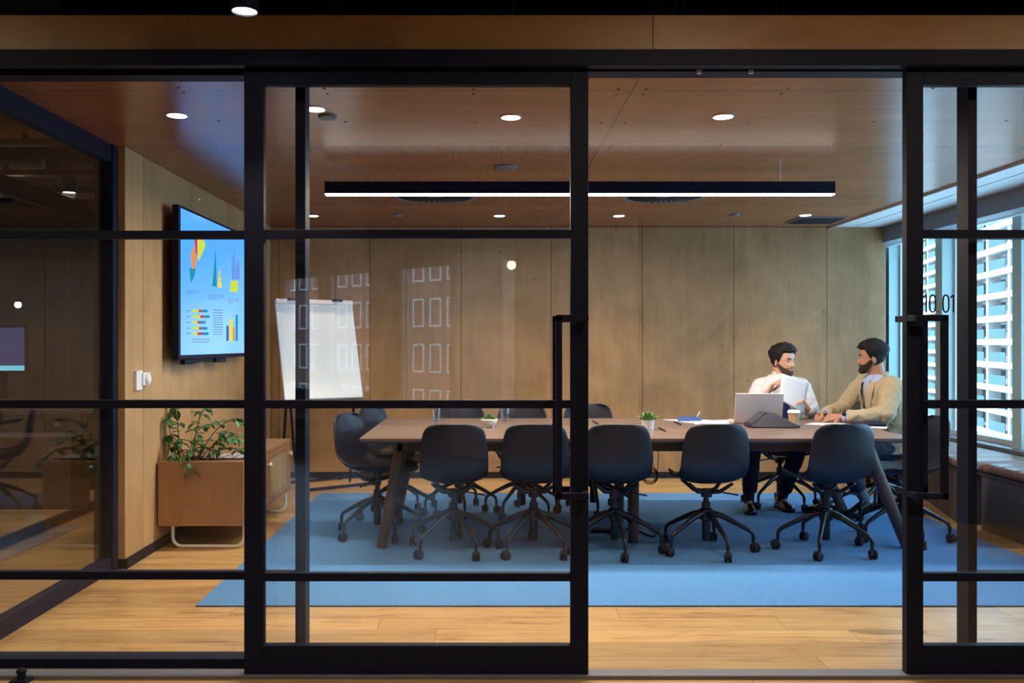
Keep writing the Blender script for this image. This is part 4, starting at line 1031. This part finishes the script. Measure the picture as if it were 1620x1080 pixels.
# ================================================================== people
def remesh(mb, voxel, smooth_it=4, wrinkle=None, name='body'):
    bmesh.ops.recalc_face_normals(mb.bm, faces=mb.bm.faces)
    me = bpy.data.meshes.new(name+'_src'); mb.bm.to_mesh(me); mb.bm.free()
    o = bpy.data.objects.new(name+'_src', me); COL.objects.link(o)
    r = o.modifiers.new('r', 'REMESH'); r.mode = 'VOXEL'; r.voxel_size = voxel
    s = o.modifiers.new('s', 'SMOOTH'); s.factor = .5; s.iterations = smooth_it
    dg = bpy.context.evaluated_depsgraph_get(); dg.update()
    out = bpy.data.meshes.new_from_object(o.evaluated_get(dg)); out.name = name
    bpy.data.objects.remove(o); bpy.data.meshes.remove(me)
    if wrinkle:
        amp, sc = wrinkle
        ns = [v.normal.copy() for v in out.vertices]
        for v, n in zip(out.vertices, ns):
            q = V((v.co.x*sc, v.co.y*sc, v.co.z*sc*.75))
            f = mnoise.noise(q)+.5*mnoise.noise(q*2.1+V((3, 1, 7)))
            v.co = v.co+n*(amp*(1-2*abs(f)))
    return out
def place(me, name, mat, parent, loc):
    me.transform(Matrix.Translation(-V(loc)))
    return finish(me, name, mat, parent, 180)
import bisect
HZ = [-.118, -.112, -.098, -.08, -.06, -.035, -.01, .02, .05, .078, .098, .112, .120]
HA = [.014, .028, .041, .050, .057, .064, .070, .0745, .0750, .068, .055, .036, .010]
HF = [.070, .082, .087, .086, .084, .084, .083, .086, .085, .073, .054, .030, .000]
HB = [.040, .012, -.010, -.030, -.048, -.068, -.086, -.097, -.099, -.090, -.073, -.050, -.022]
def lerp(T_, z):
    i = max(1, min(len(HZ)-1, bisect.bisect(HZ, z))); a, b = HZ[i-1], HZ[i]; f = (z-a)/(b-a); f = max(0, min(1, f)); return T_[i-1]*(1-f)+T_[i]*f
def ga(x, s): return math.exp(-.5*(x/s)**2)
def ss(a, b, x): t_ = max(0, min(1, (x-a)/(b-a))); return t_*t_*(3-2*t_)
def head_pt(th, z, extra=0):
    """th=0 towards the person's own right (+x), pi/2 forward"""
    a = lerp(HA, z); f = lerp(HF, z); b = lerp(HB, z); yc = (f+b)/2; h = (f-b)/2; ca, sa = cos(th), sin(th); p = 2.25
    x = a*math.copysign(abs(ca)**(2/p), ca); y = yc+h*math.copysign(abs(sa)**(2/p), sa)
    if sa > .15:
        w = ss(.15, .5, sa); d = 0
        np_ = 0
        if -.050 < z < .014: np_ = (.004+.0225*ss(.012, -.034, z))*ss(-.050, -.038, z)
        d += np_*ga(x, .0085+.004*ss(0, -.036, z))
        d -= .010*(ga(abs(x)-.031, .013)*ga(z-.002, .010))
        d += .004*ga(z-.022, .008)*ga(abs(x)-.028, .02)
        d += .0055*ga(x, .019)*(ga(z+.0575, .0038)+1.1*ga(z+.0685, .0042)) - .003*ga(x, .02)*ga(z+.063, .002)
        d += .005*ga(x, .017)*ga(z+.100, .010) + .003*ga(abs(x)-.047, .014)*ga(z+.022, .016)
        y += d*w
    P = V((x, y, z))
    if extra:
        c = V((0, yc, min(max(z, -.06), .045))); n = (P-c); n.normalize(); P = P+n*extra
    return P
def frame(fwd, up=(0, 0, 1)):
    f = V(fwd).normalized(); r = f.cross(V(up)).normalized(); u = r.cross(f)
    R = Matrix.Identity(4)
    for i in range(3): R[i][0], R[i][1], R[i][2] = r[i], f[i], u[i]
    return R
def add_head(mb, Mh):
    rows = []; nz = 60
    for i in range(nz+1):
        z = -.118+.238*i/nz; rows.append([Mh @ head_pt(2*pi*j/72, z) for j in range(72)])
    mb.grid(rows)
    for s_ in (-1, 1):
        E = Mh @ Matrix.Translation((s_*.0745, -.012, -.012)) @ Matrix.Rotation(s_*-.35, 4, 'Z') @ Matrix.Rotation(-.15, 4, 'X')
        mb.ell(E @ V((0, 0, 0)), (.0075, .017, .030), E.to_3x3().to_4x4(), 12, 10)
        mb.ell(E @ V((0, .004, -.020)), (.007, .010, .012), E.to_3x3().to_4x4(), 10, 8)
def shell(Mh, f, seg=90, nz=80, zmin=-.125, zmax=.1205):
    mb = MB(); rows = []
    for i in range(nz+1):
        z = zmin+(zmax-zmin)*i/nz; r = []
        for j in range(seg):
            th = 2*pi*j/seg; zz = max(-.1179, min(.1199, z)); P = head_pt(th, zz)
            r.append(Mh @ head_pt(th, zz, f(P, th, z)))
        rows.append(r)
    return mb.grid(rows)
def add_hand(mb, wrist, d, palm, curl=(.5, .5, .55, .6), thumb_side=1, spread=.03, L=1.0, thumb=(.55, .35)):
    """d: wrist->fingers, palm: direction the palm faces; thumb_side: sign along side"""
    d = V(d).normalized(); palm = V(palm); palm = (palm-d*palm.dot(d)).normalized(); side = d.cross(palm).normalized()*thumb_side
    w = V(wrist)
    mb.rings([(w-d*.012, side*.025, palm*.018), (w+d*.010, side*.027, palm*.017), (w+d*.040, side*.036, palm*.015), (w+d*.070, side*.040, palm*.0135), (w+d*.086, side*.038, palm*.011)], 20, 2.6)
    for k, (o, ln, r) in enumerate(((.029, .074, .0088), (.010, .082, .0092), (-.010, .076, .0088), (-.028, .060, .0078))):
        a = 0; p = w+d*.080+side*o; pts = [w+d*.055+side*o*.95, p]; rr = [r, r*1.08]; dd = (d+side*(o*spread*20)).normalized()
        for j, fr in enumerate((.45, .30, .25)):
            a += curl[k]*(1.0, 1.15, .8)[j]; v = dd*cos(a)+palm*sin(a); p = p+v*ln*fr*L; pts.append(p.copy()); rr.append(r*(1, .92, .80)[j])
        mb.tube(pts, rr, 10, dome=True)
    b = w+d*.022+side*.022+palm*.006; v1 = (side*.75+d*.6+palm*thumb[0]).normalized(); v2 = (d*.85+side*.15+palm*thumb[1]).normalized()
    mb.tube([b, b+v1*.036, b+v1*.036+v2*.030, b+v1*.036+v2*.052], [.0135, .0115, .0098, .0085], 10, dome=True)
def limb(mb, pts, rr, seg=18): mb.tube(pts, rr, seg, dome=True)
def person(label, J, skin, skin_lip, shirt_f, trousers_m, hair_f, beard_f, hair_m, beard_m, sock_m, shoe_m):
    base = V((J['pelvis'][0], J['pelvis'][1], 0.0))
    t = thing('person', base, label, 'person')
    S = {k: V(v) for k, v in J.items() if k not in ('hands', 'hem')}
    fw = S['face']; Mh = Matrix.Translation(S['head']) @ frame(fw, S.get('headup', V((0, 0, 1))))
    left = S['left']; cf = V((0, 0, 1)).cross(left).normalized()*-1   # chest forward
    cf = V((left.y, -left.x, 0)).normalized()
    mb = MB(); add_head(mb, Mh)
    hb = Mh @ V((0, -.028, -.06)); nb_ = S['neck']
    mb.tube([nb_-V((0, 0, .05)), nb_, nb_.lerp(hb, .5), hb, Mh @ V((0, -.02, -.02))], [.075, .062, .056, .056, .05], 20)
    mb.rings([(S['pelvis']+V((0, 0, -.04)), left*.15, cf*.10), (S['pelvis']+V((0, 0, .08)), left*.145, cf*.10), (S['pelvis'].lerp(S['chest'], .55), left*.13, cf*.09), (S['chest'], left*.155, cf*.10), (S['chest'].lerp(S['neck'], .55), left*.16, cf*.095), (S['neck']-V((0, 0, .03)), left*.10, cf*.07), (S['neck'], left*.06, cf*.055)], 28)
    for s_ in 'LR':
        sh, el, wr = S['sh'+s_], S['el'+s_], S['wr'+s_]
        limb(mb, [sh, sh.lerp(el, .5), el, el.lerp(wr, .35), wr], [.052, .045, .038, .038, .025])
        limb(mb, [S['hip'+s_], S['kn'+s_]], [.080, .052]); limb(mb, [S['kn'+s_], S['kn'+s_].lerp(S['an'+s_], .35), S['an'+s_]], [.050, .052, .034])
        an_ = S['an'+s_]; tt = V((S['to'+s_].x, S['to'+s_].y, .045)); limb(mb, [an_-V((0, 0, .02)), an_.lerp(tt, .25)+V((0, 0, -.012))], [.030, .020])
    for h in J['hands']: add_hand(mb, **h)
    place(remesh(mb, .0042, 3, name='body'), 'body', skin, t, base)
    # face details
    for s_ in (-1, 1):
        mb = MB(); c = V((s_*.031, .0655, .003)); mb.ell(Mh @ c, (.0118,)*3, Mh.to_3x3().to_4x4(), 16, 12); ey = mb.to('eye', M['eyewhite'], t, smooth=180)
        mb = MB(); g_ = S.get('gaze', V((0, 1, 0))); cc = c+g_.normalized()*.0092; mb.ell(Mh @ cc, (.0056, .0048, .0056), Mh.to_3x3().to_4x4(), 12, 8); mb.to('iris', M['iris'], ey, smooth=180)
        mb = MB(); pts = []
        for k in range(7):
            u = k/6; x = s_*(.014+.034*u); z = .0175+.007*sin(u*2.2); th = atan2(1, 0); 
            yv = head_pt(math.acos(max(-1, min(1, x/.0745))), z).y; pts.append(Mh @ V((x, yv+.001, z)))
        mb.tube(pts, [.0022, .004, .0042, .004, .0035, .0028, .0015], 8); mb.to('eyebrow', hair_m, t, smooth=180)
        mb = MB(); pts = [Mh @ V((s_*(.031+.0135*cos(a)), .0655+.0115*sqrt(max(0.05, 1-(cos(a))**2*.9)), .003+.0065*sin(a))) for a in [pi*k/8 for k in range(9)]]
        mb.tube(pts, .0020, 6); mb.to('upper_eyelid', skin, t, smooth=180)
    mb = MB()
    for dz, r_, up in ((-.0580, .0036, 1), (-.0675, .0042, -1)):
        pts = []
        for k in range(9):
            x = -.022+.044*k/8; q = 1-abs(x)/.022; sm = S['smile'].x*(abs(x)/.022)**2
            z = dz-(.0050*(1-q)*(up))+sm; yv = head_pt(math.acos(max(-1, min(1, x/.06))), z).y; pts.append(Mh @ V((x, yv-.0005, z)))
        mb.tube(pts, [r_*(.35+.65*sqrt(max(0, 1-(abs(-.022+.044*k/8)/.0235)**2))) for k in range(9)], 8)
    mb.to('lips', skin_lip, t, smooth=180)
    if S['smile'].x > 0:
        mb = MB(); pts = [Mh @ V((x, head_pt(math.acos(x/.06), -.0625).y+.0022, -.0625+.002*(abs(x)/.015)**2)) for x in [-.014+.028*k/6 for k in range(7)]]; mb.tube(pts, .0024, 6); mb.to('teeth', M['eyewhite'], t)
    place(remesh(shell(Mh, hair_f), .0036, 1, name='hair'), 'hair', hair_m, t, base)
    place(remesh(shell(Mh, beard_f), .0033, 1, name='beard'), 'beard', beard_m, t, base)
    # trousers
    mb = MB()
    mb.rings([(S['pelvis']+V((0, 0, -.05)), left*.165, cf*.12), (S['pelvis']+V((0, 0, .02)), left*.17, cf*.125), (S['pelvis']+V((0, 0, .12)), left*.155, cf*.11)], 28)
    for s_ in 'LR':
        hp, kn, an = S['hip'+s_], S['kn'+s_], S['an'+s_]; hem = kn.lerp(an, J['hem'])
        limb(mb, [hp, hp.lerp(kn, .5), kn], [.094, .085, .068]); mb.tube([kn+(hp-kn).normalized()*.02, kn.lerp(hem, .35), hem], [.066, .064, .055], 18)
    place(remesh(mb, .007, 5, (.004, 14), 'trousers'), 'trousers', trousers_m, t, base)
    # socks and shoes
    for s_ in 'LR':
        an, to, kn = S['an'+s_], S['to'+s_], S['kn'+s_]
        mb = MB(); mb.tube([kn.lerp(an, .78), an, an-V((0, 0, .03))], [.045, .038, .04], 16); mb.to('sock', sock_m, t, smooth=180)
        d = to-an; d.z = 0; d.normalize(); sd = V((-d.y, d.x, 0)); heel = an-d*.055; pitch = S['pitch'+s_].x
        Rm = Matrix.Rotation(pitch, 3, sd)
        toe_c = V((to.x, to.y, .0)); 
        def Q(a, b, c_): return toe_c+Rm @ (d*(a-.265)+sd*b+V((0, 0, c_)))+V((0, 0, .008))
        mb = MB(); rows = []
        for a, w_, h in ((0, .024, .055), (.015, .036, .075), (.05, .038, .085), (.09, .037, .082), (.13, .040, .066), (.17, .046, .052), (.21, .047, .044), (.245, .038, .036), (.262, .020, .026)):
            r = []
            for j in range(20):
                b_ = 2*pi*j/20; ca, sa = cos(b_), sin(b_); r.append(Q(a, w_*math.copysign(abs(ca)**.8, ca), .012+max(0, sa)**.9*h if sa > 0 else .012+sa*.006))
            rows.append(r)
        mb.grid(rows); shoe = mb.to('shoe', shoe_m, t, smooth=60)
        mb = MB(); ol = [(0, .03), (.02, .038), (.08, .037), (.15, .045), (.20, .050), (.245, .040), (.268, .018)]
        mb.prism([Q(a, w_, 0) for a, w_ in ol]+[Q(a, -w_, 0) for a, w_ in reversed(ol)], Rm @ V((0, 0, .013))); mb.to('sole', M['black_dull'], shoe)
    shirt_f(t, S, base, left, cf, J)
    return t
M['eyewhite'] = plain('eye_white', (.42, .40, .39), .4)
M['iris'] = plain('dark_iris', (.02, .012, .008), .2)
def skin_mat(name, c, ssw=.1):
    return plain(name, c, .48, 0, .35, .10, 9)
SK1 = skin_mat('fair_skin', (.60, .335, .235)); SK2 = skin_mat('brown_skin', (.40, .19, .115))
LIP1 = plain('lip_rose', (.40, .15, .12), .45); LIP2 = plain('lip_brown', (.30, .11, .085), .4)
def hair_mat(name, c, sc):
    q = NT(name); v = q.obj(); n = q.noise(v, sc, 3, .7)
    return q.bsdf(q.ramp(n, [(.3, tuple(x*.4 for x in c)), (.7, c)]), .7, 0, .28, bump=n, bs=.8, bd=.006)
HM = hair_mat('dark_brown_hair', (.014, .010, .010), 90); HM2 = hair_mat('black_curly_hair', (.009, .008, .010), 160)
BM = hair_mat('brown_stubble', (.12, .066, .048), 300); BM2 = hair_mat('black_beard', (.035, .020, .016), 260)
SHIRT = plain('white_cotton', (.68, .67, .69), .8, 0, .2, .02)
BLAZER = plain('beige_wool', (.43, .34, .215), .85, 0, .15, .10, 180, bump=500)
BSHIRT = plain('pale_blue_cotton', (.38, .45, .66), .8, 0, .2, .05)
NAVY = plain('navy_wool', (.016, .018, .032), .8, 0, .2, .15, 90)
SLATE = plain('slate_trousers', (.03, .035, .055), .8, 0, .2, .15, 90)
SOCK = plain('grey_sock', (.13, .15, .20), .9); SOCKN = plain('dark_sock', (.02, .02, .03), .9)
SHOE = plain('polished_black_leather', (.015, .012, .012), .15, 0, .6)
TIE = plain('navy_tie', (.02, .045, .16), .6)

# ---- man in the white shirt
def hair1(P, th, z):
    fr = ss(.2, .75, sin(th)); side_ = 1-fr
    line = -.055+.040*ss(-.35, -.05, sin(th))+.080*ss(.12, .62, sin(th))
    k = ss(line-.004, line+.010, z)
    if k <= 0: return -.010
    t_ = .010+.016*ss(.0, .08, z)+.010*ss(.05, .10, z)*ss(.0, .8, sin(th))
    t_ += .009*mnoise.noise(V((P.x*60, P.y*30, P.z*55)))
    return -.010*(1-k)+t_*k
def beard_gen(th_, top=-.035, t0=.004, rise=.045):
    def f(P, th, z):
        s_ = sin(th)
        if s_ < -.15: return -.008
        x = abs(P.x)
        up = top+rise*ss(.60, -.05, s_)
        k = ss(up+.006, up-.006, z)
        # the mouth stays clear; the moustache runs above it
        if s_ > .5: k = max(ss(-.046, -.050, z)*ga(max(0, x-.022), .010), k*ss(.020, .032, x) if z > -.074 else k)
        if s_ > .5: k *= 1-ga(x, .016)*ga(z+.0645, .0045)
        return -.008*(1-k)+t0*k+.0012*mnoise.noise(P*220)
    return f
def shirt1(t, S, base, left, cf, J):
    mb = MB()
    mb.rings([(S['pelvis']+V((0, 0, .05)), left*.168, cf*.125), (S['pelvis'].lerp(S['chest'], .5), left*.165, cf*.125), (S['chest'], left*.185, cf*.125), (S['chest'].lerp(S['neck'], .5), left*.19, cf*.115), (S['neck']-V((0, 0, .035)), left*.125, cf*.085), (S['neck']-V((0, 0, .002)), left*.068, cf*.064)], 32)
    for s_ in 'LR':
        sh, el, wr = S['sh'+s_], S['el'+s_], S['wr'+s_]; cuff = el.lerp(wr, .86)
        limb(mb, [S['neck'].lerp(sh, .45)-V((0, 0, .03)), sh], [.062, .068])
        limb(mb, [sh, sh.lerp(el, .5), el], [.070, .064, .054]); mb.tube([el+(sh-el).normalized()*.02, el.lerp(cuff, .5), cuff], [.052, .048, .040], 18)
    place(remesh(mb, .006, 4, (.008, 14), 'shirt'), 'shirt', SHIRT, t, base)
    n = S['neck']; mb = MB(); rows = []
    for k, (z, r_) in enumerate(((-.012, 1.16), (.022, 1.12), (.024, 1.05), (-.01, 1.05))):
        rr = []
        for j in range(33):
            a = pi/2+.25+(2*pi-.5)*j/32; rr.append(n+left*(.062*r_*cos(a))+cf*(.058*r_*sin(a)+.006)+V((0, 0, z-(.018 if sin(a) > .5 else 0))))
        rows.append(rr)
    mb.grid([list(q) for q in zip(*rows)]); mb.to('collar', SHIRT, t, smooth=60)
    for s_ in 'LR':
        el, wr = S['el'+s_], S['wr'+s_]; mb = MB(); mb.tube([el.lerp(wr, .80), el.lerp(wr, .985)], [.041, .037], 18); mb.to('cuff', SHIRT, t, smooth=60)
    f0 = S['neck']+cf*.072+V((0, 0, -.02)); mb = MB()
    pts = [f0, f0+cf*.028+V((0, 0, -.05)), S['chest']+cf*.138+V((0, 0, .02)), S['chest']+cf*.142+V((0, 0, -.12)), S['pelvis'].lerp(S['chest'], .4)+cf*.142]
    mb.rings([(p, left*w_, cf*.006) for p, w_ in zip(pts, (.014, .017, .024, .033, .036))], 12); mb.to('tie', TIE, t, smooth=60)
S_L = V((1, 0, 0))
yaw1 = V((.55, -.83, -.04))
HR1 = V((X(1228, 6.86), 6.86, Z(622, 6.86)))
J1 = dict(pelvis=(2.39, 7.24, .53), chest=(2.385, 7.14, .86), neck=(2.375, 7.10, 1.078), head=(2.385, 7.075, 1.185), face=yaw1, gaze=V((.35, 1, 0)), smile=V((0, 0, 0)),
    left=S_L, shR=(2.215, 7.12, .972), shL=(2.545, 7.12, .972), elR=(2.12, 7.05, .765), elL=(2.605, 7.04, .775), wrR=(2.205, 6.93, .925), wrL=(2.50, 6.86, .815),
    hipR=(2.29, 7.20, .53), hipL=(2.49, 7.20, .53), knR=(2.08, 6.88, .54), knL=(2.43, 6.84, .54), anR=(2.075, 6.95, .10), anL=(2.37, 7.05, .10),
    toR=(2.04, 6.77, 0), toL=(2.385, 6.88, 0), pitchR=V((0, 0, 0)), pitchL=V((0, 0, 0)), hem=.86,
    hands=[dict(wrist=(2.212, 6.918, .937), d=(.35, -.25, .75), palm=(.6, -.3, -.35), curl=(.5, .6, .7, .75), thumb_side=1),
           dict(wrist=(2.49, 6.846, .822), d=(-.72, -.30, .58), palm=(-.2, -.75, -.35), curl=(.45, .5, .55, .6), thumb_side=-1)])
man1 = person('person in a white shirt seated behind the laptop, holding up a paper sheet', J1, SK1, LIP1, shirt1, NAVY, hair1, beard_gen(0, -.052, .0020, .040), HM, BM, SOCKN, SHOE)
# the sheet in his hands
D = 6.82
c = [V((X(1237, 6.80), 6.80, Z(590.5, 6.80))), V((X(1279.5, 6.86), 6.86, Z(604.5, 6.86))), V((X(1272, 6.80), 6.80, Z(655, 6.80))), V((X(1232, 6.74), 6.74, Z(631, 6.74)))]
mb = MB(); rows = []
for i in range(11):
    r = []
    for j in range(9):
        u, v_ = j/8, i/10; p = c[0].lerp(c[1], u).lerp(c[3].lerp(c[2], u), v_); r.append(p+V((0, -.012*sin(pi*u)*(.4+v_), 0)))
    rows.append(r)
mb.grid(rows, closed=False)
tag(mb.to('paper_sheet', M['paper'], smooth=180, solid=.0012), 'white sheet held up in the hands of the person in the white shirt', 'paper')

# ---- man in the beige blazer
def hair2(P, th, z):
    fr = ss(.2, .75, sin(th))
    line = -.055+.048*ss(-.35, -.05, sin(th))+.070*ss(.12, .62, sin(th))
    k = ss(line-.003, line+.007, z)
    if k <= 0: return -.010
    t_ = .004+.024*ss(.01, .075, z)+.003*ss(-.06, .0, z)
    t_ += .007*mnoise.noise(P*110)
    return -.010*(1-k)+t_*k
def blazer(t, S, base, left, cf, J):
    mb = MB()
    mb.rings([(S['pelvis']+V((0, 0, .05)), left*.155, cf*.115), (S['chest'], left*.165, cf*.128), (S['chest'].lerp(S['neck'], .55), left*.16, cf*.112), (S['neck']-V((0, 0, .035)), left*.11, cf*.080), (S['neck']+V((0, 0, .004)), left*.067, cf*.064)], 28)
    place(remesh(mb, .007, 4, (.002, 16), 'shirt'), 'shirt', BSHIRT, t, base)
    mb = MB(); seg = 44
    prof = [(S['pelvis']+V((0, 0, -.035)), .205, .155, .40), (S['pelvis']+V((0, 0, .06)), .19, .15, .25), (S['pelvis'].lerp(S['chest'], .5), .185, .145, .10), (S['chest'], .20, .142, .26), (S['chest'].lerp(S['neck'], .45), .20, .128, .48), (S['neck']-V((0, 0, .055)), .150, .105, .75), (S['neck']-V((0, 0, .022)), .090, .080, 1.05)]
    out, inn = [], []
    for c_, a_, b_, gap in prof:
        ro, ri = [], []
        for j in range(seg+1):
            th = pi/2+gap+(2*pi-2*gap)*j/seg; e = V((0, 0, 0))+left*(a_*cos(th))+cf*(b_*sin(th)); ro.append(c_+e); ri.append(c_+e*.93)
        out.append(ro+list(reversed(ri)))
    mb.grid(out)
    for s_ in 'LR':
        sh, el, wr = S['sh'+s_], S['el'+s_], S['wr'+s_]; cuff = el.lerp(wr, .88)
        limb(mb, [S['neck'].lerp(sh, .5)-V((0, 0, .035)), sh+V((0, 0, -.005))], [.060, .074])
        limb(mb, [sh, sh.lerp(el, .5), el], [.076, .070, .060]); mb.tube([el+(sh-el).normalized()*.02, el.lerp(cuff, .5), cuff], [.058, .053, .046], 18)
    place(remesh(mb, .006, 4, (.008, 12), 'blazer'), 'blazer', BLAZER, t, base)
    # lapels lie on the chest either side of the shirt opening
    for s_ in (-1, 1):
        mb = MB(); N = S['neck']; C = S['chest']
        pts = [(N-V((0, 0, .02))+left*s_*.066+cf*.03, .012), (N.lerp(C, .30)+left*s_*.075+cf*.108, .030), (N.lerp(C, .62)+left*s_*.062+cf*.140, .034), (C.lerp(S['pelvis'], .12)+left*s_*.036+cf*.152, .018), (C.lerp(S['pelvis'], .32)+left*s_*.025+cf*.152, .006)]
        mb.rings([(p, (left*s_*.9-cf*.35).normalized()*w_, cf*.006) for p, w_ in pts], 12); mb.to('lapel', BLAZER, t, smooth=60)
        mb = MB(); mb.tube([N+left*s_*.064+cf*.01+V((0, 0, .0)), N+left*s_*.050+cf*.062+V((0, 0, -.018)), N+left*s_*.040+cf*.088+V((0, 0, -.055))], [.012, .014, .005], 10, flat=.7); mb.to('collar', BSHIRT, t, smooth=60)
    mb = MB(); N = S['neck']; mb.tube([N-cf*.0+left*.075+V((0, 0, -.005)), N-cf*.058+left*.045+V((0, 0, .008)), N-cf*.070+V((0, 0, .010)), N-cf*.058-left*.045+V((0, 0, .008)), N-left*.075+V((0, 0, -.005))], .015, 12, flat=1.3); mb.to('jacket_collar', BLAZER, t, smooth=180)
    for s_ in 'LR':
        el, wr = S['el'+s_], S['wr'+s_]; mb = MB(); mb.tube([el.lerp(wr, .84), el.lerp(wr, .945)], [.040, .036], 18); mb.to('shirt_cuff', BSHIRT, t, smooth=60)
    el, wr = S['elL'], S['wrL']; d = (wr-el).normalized(); p = el.lerp(wr, .985); mb = MB(); mb.tube([p-d*.009, p+d*.009], .0335, 22)
    w_ = mb.to('wristwatch', M['silver'], t, smooth=40); mb = MB(); up = V((0, -.75, .65)).normalized(); mb.tube([p+up*.028, p+up*.040], .017, 20); mb.to('watch_face', M['black'], w_, smooth=40)
    mb = MB(); p = V((2.475, 6.545, .795)); mb.tube([p+V((.004, 0, 0)), p+V((-.004, .002, 0))], .0115, 14); mb.to('ring', plain('gold', (.8, .55, .2), .2, 1), t, smooth=40)
J2 = dict(pelvis=(3.06, 6.74, .53), chest=(3.035, 6.73, .86), neck=(2.985, 6.735, 1.085), head=(2.945, 6.735, 1.215), face=V((-.94, .34, .0)), gaze=V((0, 1, 0)), smile=V((.005, 0, 0)), headup=V((-.06, 0, 1)),
    left=V((.12, -1, 0)).normalized(), shL=(3.015, 6.545, 1.005), shR=(2.955, 6.915, 1.005), elL=(2.915, 6.43, .800), elR=(2.83, 7.00, .80), wrL=(2.625, 6.50, .785), wrR=(2.60, 6.80, .785),
    hipL=(3.03, 6.64, .53), hipR=(3.03, 6.85, .53), knL=(2.62, 6.60, .54), knR=(2.60, 6.92, .54), anL=(2.845, 6.62, .155), anR=(2.66, 6.90, .10),
    toL=(2.67, 6.60, 0), toR=(2.50, 6.88, 0), pitchL=V((.30, 0, 0)), pitchR=V((0, 0, 0)), hem=.80,
    hands=[dict(wrist=(2.617, 6.503, .786), d=(-1, .38, -.10), palm=(0, .5, -.75), curl=(.35, .4, .45, .5), thumb_side=1, thumb=(.3, .3)),
           dict(wrist=(2.592, 6.79, .785), d=(-.62, -.78, -.04), palm=(.3, -.3, -.8), curl=(.40, .45, .5, .55), thumb_side=-1)])
man2 = person('smiling person in a beige blazer seated at the window end, hands clasped on the table', J2, SK2, LIP2, blazer, SLATE, hair2, beard_gen(0, -.050, .0045), HM2, BM2, SOCK, SHOE)
